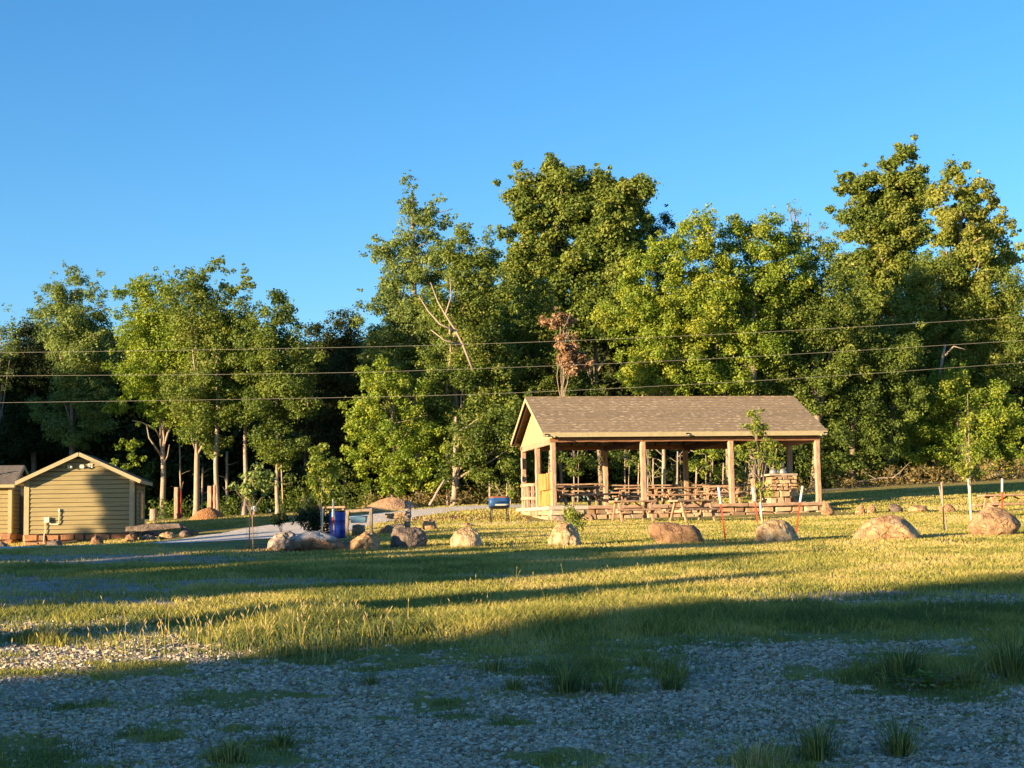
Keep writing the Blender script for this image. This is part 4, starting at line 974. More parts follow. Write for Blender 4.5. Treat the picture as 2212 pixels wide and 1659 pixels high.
def roof_plane(side):
    mb = MB(); n = 14
    a, b = (v0, vm) if side < 0 else (v1, vm)
    for k in range(n):     # courses, each lapping the one below
        t0, t1 = k / n, (k + 1) / n
        ya, yb = a + (b - a) * t0, a + (b - a) * t1; za, zb = ze + (zr - ze) * t0, ze + (zr - ze) * t1
        vs = [(u0, ya, za + .022), (u1, ya, za + .022), (u1, yb, zb + .004), (u0, yb, zb + .004), (u0, ya, za - .0), (u1, ya, za - .0)]
        mb.add(vs, [(0, 1, 2, 3), (4, 5, 1, 0)])
    th = .03
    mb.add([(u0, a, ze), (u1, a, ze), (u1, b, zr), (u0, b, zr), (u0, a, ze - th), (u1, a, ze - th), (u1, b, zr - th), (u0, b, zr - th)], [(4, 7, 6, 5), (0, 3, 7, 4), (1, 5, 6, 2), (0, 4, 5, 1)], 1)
    return mb
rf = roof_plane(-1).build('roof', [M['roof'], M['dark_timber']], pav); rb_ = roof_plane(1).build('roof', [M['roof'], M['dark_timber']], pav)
mb = MB(); mb.tube([(u0, vm, zr + .02), (u1, vm, zr + .02)], .04, 6); mb.build('ridge_cap', M['roof'], rf)
mb = MB()
for k in range(19):
    u = u0 + .12 + k * (u1 - u0 - .24) / 18
    for a in (v0, v1):
        p0 = Vector((u, a + (.05 if a < 0 else -.05), ze - .11)); p1 = Vector((u, vm, zr - .11)); d = (p1 - p0); dn = d.normalized(); 
        R = Matrix((Vector((1, 0, 0)), dn, Vector((1, 0, 0)).cross(dn))).transposed()
        mb.box((p0 + p1) / 2, (.045, d.length, .14), R)
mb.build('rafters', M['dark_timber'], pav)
mb = MB(); mb.box(((u0 + u1) / 2, v0 - .012, ze - .085), (u1 - u0 + .02, .025, .17)); mb.build('fascia', M['trim'], pav)
mb = MB(); mb.box(((u0 + u1) / 2, v1 + .012, ze - .085), (u1 - u0 + .02, .025, .17)); mb.build('fascia', M['trim'], pav)
for u in (u0 - .015, u1 + .015):
    for a, sg in ((v0, 1), (v1, -1)):
        p0 = Vector((u, a, ze - .075)); p1 = Vector((u, vm, zr - .075)); d = p1 - p0; dn = d.normalized(); R = Matrix((Vector((1, 0, 0)), dn, Vector((1, 0, 0)).cross(dn))).transposed()
        mb = MB(); mb.box((p0 + p1) / 2, (.025, d.length, .15), R); mb.build('rake_board', M['trim'], pav)
for u in (-.02, L_ + .02):
    mb = MB(); zb = 2.62; e = .04
    hv = (zr - .1 - zb) / sl
    for xx in (u - e / 2, u + e / 2): pass
    vs = [(u - e / 2, vm - hv, zb), (u - e / 2, vm + hv, zb), (u - e / 2, vm, zr - .1), (u + e / 2, vm - hv, zb), (u + e / 2, vm + hv, zb), (u + e / 2, vm, zr - .1)]
    mb.add(vs, [(0, 2, 1), (3, 4, 5), (0, 1, 4, 3), (1, 2, 5, 4), (2, 0, 3, 5)]); mb.build('gable_panel', M['plywood'], pav)
mb = MB(); mb.box((-.06, 2.2, 3.75), (.04, .1, .16)); mb.build('gable_lamp', M['white'], pav, False, .008)
for u in (u0 + .12, 5.25, u1 - .1):
    mb = MB(); mb.box((u, v0 - .05, ze - .07), (.13, .05, .05)); mb.box((u, v0 - .09, ze - .12), (.10, .07, .04)); o = mb.build('floodlight', M['black'], pav, False, .006)
    mb = MB(); mb.box((u, v0 - .13, ze - .12), (.08, .012, .03)); mb.build('lens', M['white'], o)
# live edge board wall between the left end posts
mb = MB()
for k in range(5):
    v = .28 + k * .56; w = .5
    for (z0, z1) in ((.03, .62), (.66, 1.28)):
        q = random.uniform(-.04, .04); mb.box((-.05, v + q, (z0 + z1) / 2), (.05, w + random.uniform(-.08, .04), z1 - z0 + (.08 * random.random() if z0 > .5 else 0)), j=.03)
mb.build('board_wall', M['slab_wood'], pav, False, .01)
# log railing between the middle and rear left posts
mb = MB()
for z in (.92, .38): timber(mb, (-.1, W_ / 2 + .1, z), (-.1, W_ - .1, z + .03), .13, .13, 10, .02)
for v in (3.9, 4.9, 5.6): timber(mb, (-.08, v, -.02), (-.08, v, 1.0), .13, .11, 6, .02)
mb.build('log_railing', M['post'], pav)
for b0 in range(3):
    mb = MB(); a, b = b0 * L_ / 3 + .1, (b0 + 1) * L_ / 3 - .1; z = (1.0, .92, .9)[b0]
    timber(mb, (a, W_ + .02, z), (b, W_ + .02, z - .02), .07, .06, 12, .015); timber(mb, (a, W_ + .02, z - .3), (b, W_ + .02, z - .3), .12, .07, 12, .02)
    for t in (.22, .6, .9): timber(mb, (a + (b - a) * t, W_ + .02, -.02), (a + (b - a) * t, W_ + .02, z - .03), .09, .07, 6, .01)
    mb.build('rear_railing', M['post'], pav)
mb = MB(); mb.box((-.12, W_ - .17, 1.9), (.015, .22, .45)); mb.build('notice_sheet', M['white'], pav)
mb = MB(); mb.box((-.12, W_ - .14, 1.25), (.015, .12, .22), Matrix.Rotation(.2, 3, 'X')); mb.build('notice_sheet', M['white'], pav)

def loc_pav(u, v, z=0.0):
    m = Matrix.Rotation(YAW, 4, 'Z'); return PX + (m @ Vector((u, v, z)))

# ------------------------------------------------------------------ picnic table
def make_table(label, group):
    r = thing('picnic_table', label, 'picnic table', (0, 0, 0), 0, group)
    mb = MB()
    for k in range(4): timber(mb, (-.92, -.29 + k * .193, .74), (.92 + random.uniform(-.03, .03), -.29 + k * .193, .74), .185, .06, 12, .008)
    mb.build('tabletop', M['table_wood'], r)
    for s in (-1, 1):
        mb = MB(); timber(mb, (-.92, s * .66, .44), (.92, s * .66, .44), .26, .07, 12, .008); mb.build('bench_seat', M['table_wood'], r)
    for x in (-.66, .66):
        for s in (-1, 1):
            mb = MB(); timber(mb, (x, s * .62, 0), (x, s * .22, .715), .11, .08, 6, .006); mb.build('leg', M['table_wood'], r)
        mb = MB(); timber(mb, (x + .05, -.78, .385), (x + .05, .78, .385), .045, .09, 8, .006); timber(mb, (x + .05, -.36, .69), (x + .05, .36, .69), .045, .07, 6, .004); mb.build('crossbar', M['table_wood'], r)
    mb = MB(); timber(mb, (-.62, 0, .42), (-.1, 0, .69), .06, .05, 5, .005); timber(mb, (.62, 0, .42), (.1, 0, .69), .06, .05, 5, .005); mb.build('brace', M['table_wood'], r)
    return r
def copy_thing(root, loc, rz, label, group=None, rx=0):
    c = root.copy(); COL.objects.link(c); c.location = loc; c.rotation_euler = (rx, 0, rz); c['label'] = label
    if group: c['group'] = group
    for ch in root.children:
        d = ch.copy(); COL.objects.link(d); d.parent = c
        for g in ch.children: e = g.copy(); COL.objects.link(e); e.parent = d
    return c
GT = 'timber picnic tables in and beside the pavilion'
t0 = make_table('weathered picnic table on the lawn, left one of two before the pavilion', GT)
t0.location = gp(1368, 54.2); t0.rotation_euler = (0, 0, rad(14)); t0.scale = (.86, .9, 1)
kids = list(t0.children)
def ct(loc, rz, lab, sc=(.86, .9, 1)):
    c = t0.copy(); COL.objects.link(c); c.location = loc; c.rotation_euler = (0, 0, rz); c.scale = sc; c['label'] = lab
    for ch in kids: d = ch.copy(); COL.objects.link(d); d.parent = c
ct(gp(1497, 53.4), rad(24), 'weathered picnic table on the lawn, right one of two before the pavilion')
ct(gp(2185, 51.5), rad(4), 'picnic table behind the tilted boulder at the right edge', (1.1, 1, 1))
ct(loc_pav(1.35, 1.9), rad(20), 'brown picnic table in the left bay of the pavilion', (1.1, 1, 1.05))
ct(loc_pav(4.5, 4.5), rad(8), 'picnic table at the back of the pavilion behind the second front post', (1.05, .9, 1))
ct(loc_pav(6.3, 4.4), rad(14), 'picnic table at the back of the pavilion just right of the third rear post', (.9, .9, 1))
ct(loc_pav(7.4, 2.5), rad(-6), 'picnic table at the front right bay beside the third front post', (.75, .9, 1))
ct(loc_pav(8.35, 4.9), rad(10), 'picnic table behind the tall sapling at the back right of the pavilion', (.8, .9, 1))

# stone hearth inside the right end
hearth = thing('stone_hearth', 'rough stone hearth stacked inside the right end of the pavilion', 'hearth', loc_pav(10.0, 2.5), YAW)
H_ = ([], [], [])
stones(H_, -.68, -.45, .55, -.45, -.02, .52, 2, (0, -1), 14, .9, .3, .55); stones(H_, -.6, -.45, .55, -.45, .52, 1.12, 4, (0, -1), 15, .9, .14, .3)
np_mesh('stonework', H_[0], H_[1], M['stone'], hearth, {'tint': H_[2]})
mb = MB(); mb.box((-.03, 0, 1.16), (1.25, .95, .07), j=.02); mb.build('top_slab', M['concrete'], hearth, False, .015)
mb = MB(); mb.tube([(-.25, .1, 1.19), (-.25, .1, 1.42)], [.2, .13], 14); mb.tube([(.15, .1, 1.19), (.15, .1, 1.35), (.15, .1, 1.5)], [.2, .15, .06], 14); mb.build('flue', M['grey_metal'], hearth, True)
mb = MB(); mb.tube([(.15, .1, 1.5), (.15, .1, 1.72)], .06, 12); mb.build('chimney_pot', M['cream'], hearth, True)
hp = MB(); timber(hp, (0, 0, 0), (-.04, 0, .98), .17, .15, 9, .03); timber(hp, (0, -.1, 0), (0, .9, .0 + .06), .17, .12, 4, .01)
o = hp.build('bench_end', M['post'], None); o.location = loc_pav(8.35, 1.0); tag(o, 'pale rough stone bench end standing left of the hearth', 'post')
o = MB(); o.tube([(-.5, 0, .25), (.55, .05, .3)], [.11, .1], 10); o2 = o.build('log', M['bark_pale'], None, True); o2.location = loc_pav(4.6, 6.9, .05); tag(o2, 'pale log lying behind the second front post of the pavilion', 'log')

# ------------------------------------------------------------------ cabins
def cabin(name, label, P, yaw, W, Dp, zb, ze, zr, roofmat, front_over=.35, side_over=.32, openings=True, first=True):
    r = thing(name, label, 'cabin', P, yaw)
    # lap siding front/back: individual boards clipped to the gable
    def gable_boards(y, sgn):
        mb = MB(); h = .178; z = zb; 
        while z < zr - .12:
            z1 = min(z + h, zr - .1)
            def hw(zz): return W / 2 if zz <= ze else max(.02, W / 2 * (zr - .02 - zz) / (zr - ze))
            a0, a1 = hw(z), hw(z1); jt = .004 * math.sin(z * 40)
            gp_ = .022 + .004 * math.sin(z * 23)  # gap under each board lets the dark core stand for lap shadow
            vs = [(-a0, y + sgn * .034, z + gp_ + jt), (a0, y + sgn * .034, z + gp_ - jt), (a1, y + sgn * .008, z1), (-a1, y + sgn * .008, z1), (-a0, y - sgn * .006, z + gp_ + jt), (a0, y - sgn * .006, z + gp_ - jt)]
            f = [(0, 1, 2, 3), (4, 5, 1, 0)] if sgn < 0 else [(3, 2, 1, 0), (0, 1, 5, 4)]
            mb.add(vs, f); z += h
        return mb
    def side_boards(x, sgn):
        mb = MB(); h = .178; z = zb
        while z < ze - .02:
            z1 = min(z + h, ze)
            vs = [(x + sgn * .034, -Dp / 2, z + .02), (x + sgn * .034, Dp / 2, z + .02), (x + sgn * .008, Dp / 2, z1), (x + sgn * .008, -Dp / 2, z1), (x - sgn * .006, -Dp / 2, z + .02), (x - sgn * .006, Dp / 2, z + .02)]
            mb.add(vs, [(0, 1, 2, 3), (4, 5, 1, 0)]); z += h
        return mb
    gable_boards(-Dp / 2, -1).build('front_wall', M['siding'], r); gable_boards(Dp / 2, 1).build('rear_wall', M['siding'], r)
    side_boards(-W / 2, -1).build('side_wall', M['siding'], r); side_boards(W / 2, 1).build('side_wall', M['siding'], r)
    mb = MB(); mb.box((0, 0, (zb + ze) / 2), (W - .03, Dp - .03, ze - zb)); mb.build('lap_shade_wall', M['door'], r)  # dark brown core seen through board gaps, imitating the lap shadow lines
    for x in (-1, 1):
        for y in (-1, 1): mb = MB(); mb.box((x * (W / 2 - .06), y * (Dp / 2 + .035), (zb + ze) / 2 + .02), (.17, .035, ze - zb + .06)); mb.box((x * (W / 2 + .035), y * (Dp / 2 - .04), (zb + ze) / 2 + .0), (.035, .145, ze - zb)); mb.build('corner_trim', M['trim'], r)
    Q = ([], [], []); t = .05
    x0, x1, y0, y1 = -W / 2 - t, W / 2 + t, -Dp / 2 - t, Dp / 2 + t
    stones(Q, x0, y0, x1, y0, -.18, zb - .01, 2, (0, -1), 24, .25, .3, .7); stones(Q, x1, y0, x1, y1, -.18, zb - .01, 2, (1, 0), 25, .25, .3, .7); stones(Q, x0, y1, x0, y0, -.18, zb - .01, 2, (-1, 0), 26, .25, .3, .7)
    np_mesh('stone_footing', Q[0], Q[1], M['stone_red'], r, {'tint': Q[2]})
    mb = MB(); mb.box((0, 0, zb / 2 - .1), (W - .1, Dp - .1, zb + .12)); mb.build('foundation', M['concrete'], r)
    # roof
    yf, yb = -Dp / 2 - front_over, Dp / 2 + .3; slp = (zr - ze) / (W / 2); ex = W / 2 + side_over; zee = zr - slp * ex + .1; zrr = zr + .1
    for s in (-1, 1):
        mb = MB(); n = 10
        for k in range(n):
            t0_, t1_ = k / n, (k + 1) / n; xa, xb = s * ex * (1 - t0_), s * ex * (1 - t1_); za, zb_ = zee + (zrr - zee) * t0_, zee + (zrr - zee) * t1_
            vs = [(xa, yf, za + .045), (xa, yb, za + .045), (xb, yb, zb_ + .028), (xb, yf, zb_ + .028), (xa, yf, za + .02), (xa, yb, za + .02)]
            f = [(0, 1, 2, 3), (4, 5, 1, 0)] if s > 0 else [(3, 2, 1, 0), (0, 1, 5, 4)]
            mb.add(vs, f)
        mb.add([(s * ex, yf, zee), (s * ex, yb, zee), (0, yb, zrr), (0, yf, zrr), (s * ex, yf, zee + .02), (0, yf, zrr + .025)], [(3, 2, 1, 0) if s > 0 else (0, 1, 2, 3), (0, 4, 5, 3)], 1)
        ro = mb.build('roof', [roofmat, M['dark_timber']], r)
        for yy in (yf - .012, yb + .012):
            p0 = Vector((s * (ex + .01), yy, zee - .055)); p1 = Vector((0, yy, zrr - .055)); d = p1 - p0; dn = d.normalized(); R = Matrix((dn, Vector((0, 1, 0)), dn.cross(Vector((0, 1, 0))))).transposed()
            mb = MB(); mb.box((p0 + p1) / 2, (d.length, .025, .15), R); mb.build('rake_board', M['trim'], r)
        mb = MB(); mb.box((s * (ex + .012), (yf + yb) / 2, zee - .06), (.024, yb - yf, .13)); mb.build('fascia', M['trim'], r)
    return r, (yf, yb, zee, zrr, ex)
W1 = 4.22; Dp1 = 3.6; yaw1 = rad(7)
fc = at(171, 1174, 62); 
P1 = Vector((fc.x, 62, 0)) + Matrix.Rotation(yaw1, 3, 'Z') @ Vector((0, Dp1 / 2, 0)); P1.z = at(171, 1172, 62).z
H0 = lambda y: (at(171, y, 62).z - P1.z)
cab, rr = cabin('cabin', 'small tan clapboard cabin with gable roof and stone footing, tree shadow on its wall', P1, yaw1, W1, Dp1, H0(1153), H0(1037), H0(984), M['roof2'])
yF = -Dp1 / 2 - .03
def fx(px): return (px - 171) / (F / 62.0) / math.cos(yaw1)
# lamps and vent high on the gable
for px in (150, 176):
    mb = MB(); mb.box((fx(px), yF - .03, H0(1008)), (.16, .06, .15)); mb.tube([(fx(px) + .06, yF - .07, H0(1008)), (fx(px) + .12, yF - .16, H0(1010))], .045, 10); mb.build('wall_vent', M['cream'], cab, False, .008)
mb = MB()
for dx in (-.05, .05):
    for dz in (-.05, .05): mb.box((fx(193.5) + dx, yF - .02, H0(1007) + dz), (.075, .03, .075))
mb.build('louvre_vent', M['white'], cab, False, .004)
mb = MB(); mb.box((fx(104.5), yF - .06, H0(1122)), (.20, .12, .22)); ebx = mb.build('electric_box', M['cream'], cab, False, .01)
mb = MB(); mb.tube([(fx(110), yF - .04, H0(1128)), (fx(112), yF - .04, H0(1131)), (fx(127), yF - .04, H0(1132)), (fx(130), yF - .04, H0(1129)), (fx(130), yF - .04, H0(1100))], .022, 8); mb.box((fx(130), yF - .04, H0(1102)), (.075, .05, .12)); mb.tube([(fx(101), yF - .05, H0(1126)), (fx(101.5), yF - .05, H0(1150)), (fx(100), yF - .12, H0(1152)), (fx(99), yF - .16, H0(1172))], .018, 8); mb.build('conduit', M['cream'], cab, True)
# side window and drainpipe on the right wall
xs_ = W1 / 2 + .03
mb = MB(); mb.box((xs_ + .02, -Dp1 / 2 + .45, (H0(1146) + H0(1046)) / 2), (.05, .3, H0(1046) - H0(1146))); mb.build('door', M['door'], cab, False, .01)
mb = MB(); mb.box((xs_ + .02, .7, 1.45), (.04, .9, 1.2)); wf = mb.build('window', M['trim'], cab, False, .01)
mb = MB(); mb.box((xs_ + .042, .7, 1.45), (.01, .72, 1.02)); mb.build('pane', M['glass'], wf)
mb = MB(); yq, zq = .6, 0; xr = -.95; zr_ = rr[3] - (rr[3] - rr[2]) * abs(xr) / rr[4]; mb.tube([(xr, yq - .3, zr_ - .05), (xr, yq - .3, zr_ + .32)], .05, 10); mb.build('vent_pipe', M['white'], cab, True)
# second cabin, cut by the left edge, its eave to the viewer
fc2 = at(23, 1174, 64.0); W2 = 3.6; D2 = 3.2
P2 = Vector((fc2.x, 64.0, 0)) + Matrix.Rotation(rad(7), 3, 'Z') @ Vector((-D2 / 2, W2 / 2, 0)); P2.z = at(20, 1172, 64.0).z
H2 = lambda y: at(20, y, 64.0).z - P2.z
cab2, r2 = cabin('cabin', 'second clapboard cabin cut by the left edge, eave side to the viewer', P2, rad(7) + PI / 2, W2, D2, H2(1152), H2(1046), H2(1008), M['roof2'], .18, .3)
# local: x toward viewer is -x ; wall facing camera at local x=-W2/2 ; right end wall at local y=-D2/2
mb = MB(); mb.box((.15, -D2 / 2 - .05, 1.05), (.5, .05, 1.75)); mb.build('door', M['door'], cab2, False, .01)
mb = MB(); mb.box((.05, -D2 / 2 - .09, 2.12), (.16, .12, .3)); mb.box((.05, -D2 / 2 - .06, 2.32), (.06, .05, .1)); mb.build('wall_lamp', M['cream'], cab2, False, .01)
mb = MB(); zz = r2[3] - (r2[3] - r2[2]) * .55; mb.tube([(-r2[4] * .55, -.75, zz - .05), (-r2[4] * .55, -.75, zz + .38)], .05, 10); mb.build('vent_pipe', M['white'], cab2, True)

# ------------------------------------------------------------------ barbecue, drum, frame, jug
def barrel_lathe(mb, prof, n=28, m=0, axis='z', c=(0, 0, 0)):
    vs = []; fs = []
    for (r, z) in prof:
        for k in range(n):
            a = 2 * PI * k / n
            p = (r * math.cos(a), r * math.sin(a), z) if axis == 'z' else (z, r * math.cos(a), r * math.sin(a))
            vs.append(Vector(p) + Vector(c))
    for i in range(len(prof) - 1):
        for k in range(n): fs.append((i * n + k, i * n + (k + 1) % n, (i + 1) * n + (k + 1) % n, (i + 1) * n + k))
    fs.append(tuple(range(n - 1, -1, -1))); fs.append(tuple((len(prof) - 1) * n + k for k in range(n)))
    mb.add(vs, fs, m)
bp = gp(1079, 55.5); bz = lambda y: at(1078, y, 55.5).z - bp.z
bbq = thing('barbecue_grill', 'blue and white painted barrel barbecue on black legs left of the pavilion', 'barbecue', bp, rad(8))
mb = MB(); zc = bz(1084); prof = [(.0, -.43), (.17, -.43), (.225, -.38), (.24, -.2), (.24, .2), (.225, .38), (.17, .43), (.0, .43)]
prof = [(max(r, .002), x) for r, x in prof]; barrel_lathe(mb, prof, 24, 0, 'x', (0, 0, zc))
body = mb.build('barrel', [M['blue_paint'], M['rust'], M['white'], M['black']], bbq, True)
for p in body.data.polygons:
    z = p.center.z - zc
    if z > .16: p.material_index = 1
    elif z < -.14: p.material_index = 3
    elif -.14 <= z < -.04 and -.1 < p.center.x < .33: p.material_index = 2
for x in (-.3, .3):
    for y in (-.18, .18):
        mb = MB(); mb.tube([(x, y, zc - .16), (x * 1.12, y * 1.2, zc - .3), (x * 1.22, y * 1.4, 0)], .022, 8); mb.build('leg', M['black'], bbq, True)
mb = MB(); mb.tube([(-.2, -.25, zc + .02), (-.2, -.31, zc + .02), (.2, -.31, zc + .02), (.2, -.25, zc + .02)], .013, 8); mb.build('handle', M['black'], bbq, True)
mb = MB(); mb.tube([(-.43, 0, zc), (-.55, 0, zc), (-.58, 0, zc + .08)], .015, 8); mb.build('crank', M['black'], bbq, True); bbq.scale = (.86, .9, .97)

dp = gp(729, 44.2); dr = thing('trash_drum', 'bright blue plastic drum behind the red and white stakes', 'drum', dp)
hd = at(729, 1104, 44.2).z - dp.z; rd = .225; mb = MB(); barrel_lathe(mb, [(.19, 0), (rd, .03), (rd, hd * .3), (rd + .008, hd * .32), (rd, hd * .34), (rd, hd * .66), (rd + .008, hd * .68), (rd, hd * .7), (rd, hd * .96), (rd - .02, hd)], 32); mb.build('body', M['blue_drum'], dr, True)
mb = MB(); mb.tube([(0, 0, hd - .02), (0, 0, hd + .02)], [rd + .012, rd + .005], 32); mb.build('rim', M['black'], dr, True)
mb = MB(); mb.box((-.02, .55, hd * .62), (.5, .35, hd * 1.45), j=.02)
fp = gp(775, 46.8); fr = thing('timber_frame', 'dark log frame like a low gateway right of the blue drum', 'frame', fp, rad(-6))
hh = at(775, 1104, 46.8).z - fp.z
for x in (-.36, .36):
    mb = MB(); timber(mb, (x, 0, -.1), (x + .03, 0, hh), .10, .10, 7, .02); mb.build('upright', M['bark'], fr)
mb = MB(); timber(mb, (-.5, 0, hh), (.42, 0, hh + .03), .09, .09, 8, .02); mb.build('crossbar', M['bark'], fr)
mb = MB(); timber(mb, (-.47, .05, 0), (-.30, .05, hh * .7), .05, .05, 5, .01); mb.build('brace', M['bark'], fr)
tb = gp(775, 50.5); tb_ = thing('plastic_tub', 'pale blue tub seen through the dark log frame', 'tub', tb)
mb = MB(); mb.box((0, 0, .46), (.5, .36, .2), taper=1.1); mb.box((0, 0, .12), (.4, .3, .34)); mb.build('body', M['tarp'], tb_, False, .03)
mb = MB(); mb.tube([(-.28, -.2, .56), (.28, -.2, .56), (.28, .2, .56), (-.28, .2, .56), (-.28, -.2, .56)], .02, 6); mb.build('rim', M['tarp'], tb_, True)
# small red shed table behind drum
rt = gp(722, 48); o_ = MB(); hz = at(722, 1096, 48).z - rt.z; o_.box((0, 0, hz), (.75, .5, .06))
rtb = thing('side_table', 'small weathered table standing behind the blue drum', 'table', rt); o_.build('tabletop', M['post'], rtb, False, .01)
for x in (-.3, .3):
    for y in (-.18, .18): mb = MB(); timber(mb, (x, y, 0), (x, y, hz - .03), .06, .06, 4, .005); mb.build('leg', M['post'], rtb)
jp = gp(549, 77); jg = thing('water_jug', 'white and pale blue jug on a stand by the pale trunks', 'jug', jp); jh = at(549, 1093, 77).z - jp.z
mb = MB(); mb.tube([(0, 0, 0), (0, 0, jh * .35)], .05, 8); mb.build('stand', M['post'], jg)
mb = MB(); barrel_lathe(mb, [(.12, jh * .35), (.15, jh * .42), (.15, jh * .85), (.09, jh)], 18); bd = mb.build('body', [M['white'], M['tarp']], jg, True)
for p in bd.data.polygons:
    if p.center.x < -.02: p.material_index = 1

# ------------------------------------------------------------------ saplings and stakes
def sapling(lab, base_px, D, top, lobes, r, leaf='leaf_sap', seed=1, per=70, size=.045, k=2.2, guard=None, bark='bark_pale', tint=.5):
    random.seed(seed); b = gp(base_px, D); root = thing('sapling', lab, 'sapling', b, 0, 'young saplings planted on the lawn'); s = F / D
    L = [(at(x, y, D).x - b.x, random.uniform(-.1, .1), at(x, y, D).z - b.z, rx / s, rx / s * .9, ry / s) for x, y, rx, ry in lobes]
    C = lobes_to_clumps(L, seed, (.10, .2), k * 20, .15); C[:, 3] = np.random.default_rng(seed).uniform(.08, .17, len(C))
    rr_ = np.random.default_rng(seed)
    V, Fc, tt = leaf_cloud(C, size * 1.15, per * 9, tint, seed, .8, .5); np_mesh('crown', V, Fc, M[leaf], root, {'tint': tt})
    t = at(top[0], top[1], D) - b; mb = MB(); pts = limb(mb, (0, 0, -.08), t, r, r * .3, .02, 10, 8)
    for i in range(14):
        c = Vector(C[random.randrange(len(C))][:3]); j = max(4, min(9, int(c.z / t.z * 9))); p = pts[max(3, j - 2)]; limb(mb, p, c, r * .4, .004, .15, 4, 5)
    mb.build('trunk', M[bark], root, True)
    if guard:
        mb = MB(); g = at(guard[0], guard[1], D) - b; mb.tube([(0, 0, 0), (g.x * .5, 0, g.z * .5), (g.x, 0, g.z)], r * 1.3, 10); mb.build('tree_guard', M['cream'], root, True)
    return root
sapling('leafy thin sapling left of the front boulders with yellowish leaves', 547, 36.5, (545, 1015), [(545, 1030, 30, 26), (570, 1035, 18, 20), (520, 1055, 18, 12), (555, 1060, 24, 16)], .016, 'leaf_pale', 81, k=1.0, bark='bark', tint=.6)
sapling('densest sapling, full bright green crown beside the blue drum', 696, 44, (688, 960), [(688, 975, 12, 18), (694, 1005, 22, 22), (700, 1035, 30, 26), (705, 1068, 28, 20), (720, 1010, 14, 20)], .02, 'leaf_sap', 82, k=2.0, guard=(697, 1098))
sapling('tall sapling in front of the pavilion roof with a tufted top', 1647, 50, (1632, 890), [(1632, 895, 18, 14), (1630, 925, 22, 20), (1648, 920, 14, 20), (1610, 968, 24, 10), (1665, 962, 22, 12), (1635, 985, 36, 14), (1650, 1058, 16, 18)], .024, 'leaf_sap', 83, k=1.0, guard=(1642, 1085))
sapling('slender sapling by the right edge with a narrow tall crown', 2099, 46, (2090, 850), [(2090, 895, 10, 30), (2093, 945, 14, 34), (2098, 990, 24, 22), (2085, 1015, 26, 12), (2105, 1025, 20, 10)], .024, 'leaf_sap', 84, k=1.0, guard=(2092, 1035), tint=.6)
sapling('little leafy seedling just behind the craggy pale boulder', 1244, 37.2, (1240, 1100), [(1240, 1110, 13, 12), (1252, 1118, 9, 14), (1246, 1135, 16, 10), (1228, 1104, 8, 6)], .01, 'leaf_sap', 85, k=2.2, size=.035)
sapling('small sparse sapling inside the gravel verge left of the boulders', 612, 41, (607, 1112), [(606, 1118, 8, 8), (600, 1128, 6, 6)], .008, 'leaf_dark', 86, k=1.5)
def shrub(lab, lobes, D, px, leaf, seed, size=.05):
    random.seed(seed); b = gp(px, D); root = thing('evergreen_shrub', lab, 'shrub', b); s = F / D
    L = [(at(x, y, D).x - b.x, 0, at(x, y, D).z - b.z, rx / s, rx / s, ry / s) for x, y, rx, ry in lobes]
    C = lobes_to_clumps(L, seed, (.15, .3), 70, .12); C = C[C[:, 2] > .05]; C[:, 3] = np.random.default_rng(seed).uniform(.09, .17, len(C)); V, Fc, tt = leaf_cloud(C, size, 520, .4, seed, .9, .3); np_mesh('foliage', V, Fc, M[leaf], root, {'tint': tt})
    mb = MB(); limb(mb, (0, 0, -.05), (0, 0, L[0][2]), .05, .02); mb.build('stem', M['bark'], root, True)
shrub('dark dense evergreen shrub left of the blue drum', [(680, 1095, 22, 26), (672, 1125, 30, 26), (698, 1130, 26, 24), (660, 1112, 16, 18)], 45, 680, 'cedar', 91)

def tpost(p0, p1, D0, split, lab, w=.035, cols=('red_paint', 'white'), name='metal_stake', D1=None):
    b = gp(p0[0], D0); t = at(p1[0], p1[1], D1 or D0) - b; r = thing(name, lab, 'stake', b, 0, 'stakes standing by the saplings')
    m = t * split; mb = MB(); mb.tube([(0, 0, -.15), m], w / 2, 4); d = (t).normalized()
    k = 0.1
    while k < m.length: q = d * k; mb.box(q + Vector((0, -w * .7, 0)), (w * .5, w * .6, .02)); k += .06
    mb.build('shaft', M[cols[0]], r)
    mb = MB(); mb.tube([m, t], w * .62, 8); mb.build('painted_top', M[cols[1]], r)
tpost((1569, 1176), (1552, 1052), 35.8, .70, 'red stake with white top leaning left in the open lawn', .045)
tpost((1638, 1131), (1626, 1052), 50, .62, 'red stake with white top just left of the tall sapling', .05)
tpost((1716, 1160), (1734, 1050), 38.5, .68, 'red stake with white top leaning right behind the blocky boulder', .045)
tpost((2164, 1104), (2165, 1034), 43.5, .72, 'straight red and white stake above the tilted boulder', .05)
tpost((717, 1157), (719, 1100), 42, .75, 'bright red lower stake in front of the blue drum', .035)
tpost((727, 1163), (719, 1078), 41.5, .5, 'rusty stake with a long white top crossing the blue drum', .035, ('rust', 'white'))
tpost((538, 1186), (540, 1095), 36.5, .8, 'thin dark stake left of the leafy thin sapling', .03, ('green_post', 'green_post'))
tpost((2040, 1155), (2034, 1042), 40, .5, 'dark tall pole right of the dome boulder, taller of two', .04, ('green_post', 'dead_wood'))
tpost((2047, 1150), (2029, 1050), 40.6, .6, 'pale crooked pole leaning beside the dark tall pole', .035, ('dead_wood', 'dead_wood'))
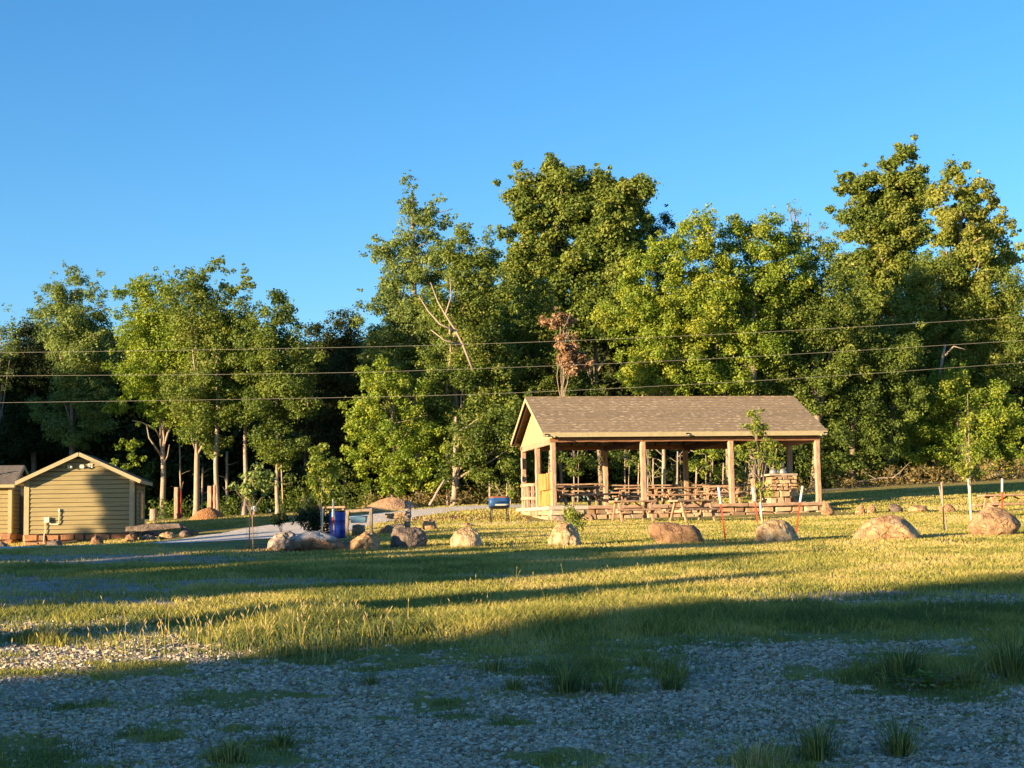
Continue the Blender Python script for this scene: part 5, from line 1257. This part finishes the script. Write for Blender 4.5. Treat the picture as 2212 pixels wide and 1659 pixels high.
# wire cage round the left sapling
cp = gp(545, 36.5); cg = thing('wire_cage', 'fine wire cage around the foot of the thin left sapling', 'wire cage', cp); mb = MB()
for z in np.arange(.05, .95, .1): mb.tube([(.14 * math.cos(a), .14 * math.sin(a), z) for a in np.linspace(0, 2 * PI, 17)], .0015, 4, caps=False)
for a in np.linspace(0, 2 * PI, 13)[:-1]: mb.tube([(.14 * math.cos(a), .14 * math.sin(a), 0), (.14 * math.cos(a), .14 * math.sin(a), .9)], .0015, 4)
mb.build('mesh', M['green_post'], cg)
# fallen branch at the wood's edge
fb = gp(1920, 80); mb = MB(); limb(mb, (-1.6, 0, .25), (1.0, .2, .5), .05, .02, .15, 8); limb(mb, (.2, 0, .4), (1.1, -.1, 1.2), .03, .01); limb(mb, (-.5, 0, .35), (-1.4, 0, .8), .025, .01)
o = mb.build('fallen_branch', M['dead_wood'], None, True); o.location = fb; tag(o, 'bare pale fallen branch at the edge of the wood right of the pavilion', 'branch')
fb = gp(950, 74); mb = MB(); limb(mb, (-.55, 0, 0), (.25, 0, 1.3), .08, .05, .05, 6); o = mb.build('leaning_log', M['dead_wood'], None, True); o.location = fb; tag(o, 'short pale log leaning against the stout pale trunk', 'log')

# ------------------------------------------------------------------ power lines
WG = 'power lines crossing in front of the trees'
for pts, lab in (([(-120, 763), (0, 762), (640, 753), (1100, 742), (1700, 716), (2212, 684), (2420, 670)], 'topmost of the three thin power lines across the trees'),
                 ([(-120, 813), (0, 812), (640, 808), (1000, 798), (1500, 778), (2005, 748), (2420, 722)], 'middle of the three thin power lines across the trees'),
                 ([(-120, 871), (0, 870), (640, 861), (1100, 851), (1728, 818), (2200, 784), (2420, 768)], 'lowest of the three thin power lines across the trees')):
    q = [at(x, y, 70 + (x / 2212) * 3) for x, y in pts]
    for _ in range(2):   # smooth corner cutting
        q2 = [q[0]]
        for a, b in zip(q[:-1], q[1:]): q2 += [a.lerp(b, .25), a.lerp(b, .75)]
        q = q2 + [q[-1]]
    mb = MB(); mb.tube([p - q[0] for p in q], .0065, 6); o = mb.build('power_line', M['wire'], None, True); o.location = q[0]; tag(o, lab, 'power line', WG)

# ------------------------------------------------------------------ camera, light, world
cam = bpy.data.cameras.new('camera'); co = bpy.data.objects.new('camera', cam); COL.objects.link(co); S.camera = co
cam.sensor_width = 36; cam.lens = F / 2212 * 36; cam.clip_end = 3000; cam.clip_start = .1
co.matrix_world = Matrix((( _r.x, _u.x, -_f.x, EYE.x), (_r.y, _u.y, -_f.y, EYE.y), (_r.z, _u.z, -_f.z, EYE.z), (0, 0, 0, 1)))
sun = bpy.data.lights.new('sun', 'SUN'); sun.energy = 5; sun.angle = rad(.5); sun.color = (1, .73, .42)
so = bpy.data.objects.new('sun', sun); COL.objects.link(so)
d = Vector((math.sin(SA) * math.cos(SE), math.cos(SA) * math.cos(SE), -math.sin(SE))); so.rotation_euler = d.to_track_quat('-Z', 'Y').to_euler()
w = bpy.data.worlds.new('World'); S.world = w; w.use_nodes = True; nt = w.node_tree
sk = nt.nodes.new('ShaderNodeTexSky'); sk.sky_type = 'NISHITA'; sk.sun_disc = False; sk.sun_elevation = SE; sk.sun_rotation = rad(180 + 55)
sk.air_density = 1.0; sk.dust_density = .3; sk.ozone_density = 4.0
hs = nt.nodes.new('ShaderNodeHueSaturation'); hs.inputs['Saturation'].default_value = 1.13
nt.links.new(sk.outputs[0], hs.inputs['Color']); nt.links.new(hs.outputs[0], nt.nodes['Background'].inputs[0]); nt.nodes['Background'].inputs[1].default_value = .086
S.view_settings.view_transform = 'Standard'; S.view_settings.look = 'None'; S.view_settings.gamma = 1; S.view_settings.exposure = 1.8
S.cycles.max_bounces = 5; S.cycles.diffuse_bounces = 3; S.cycles.transmission_bounces = 3; S.cycles.use_denoising = True
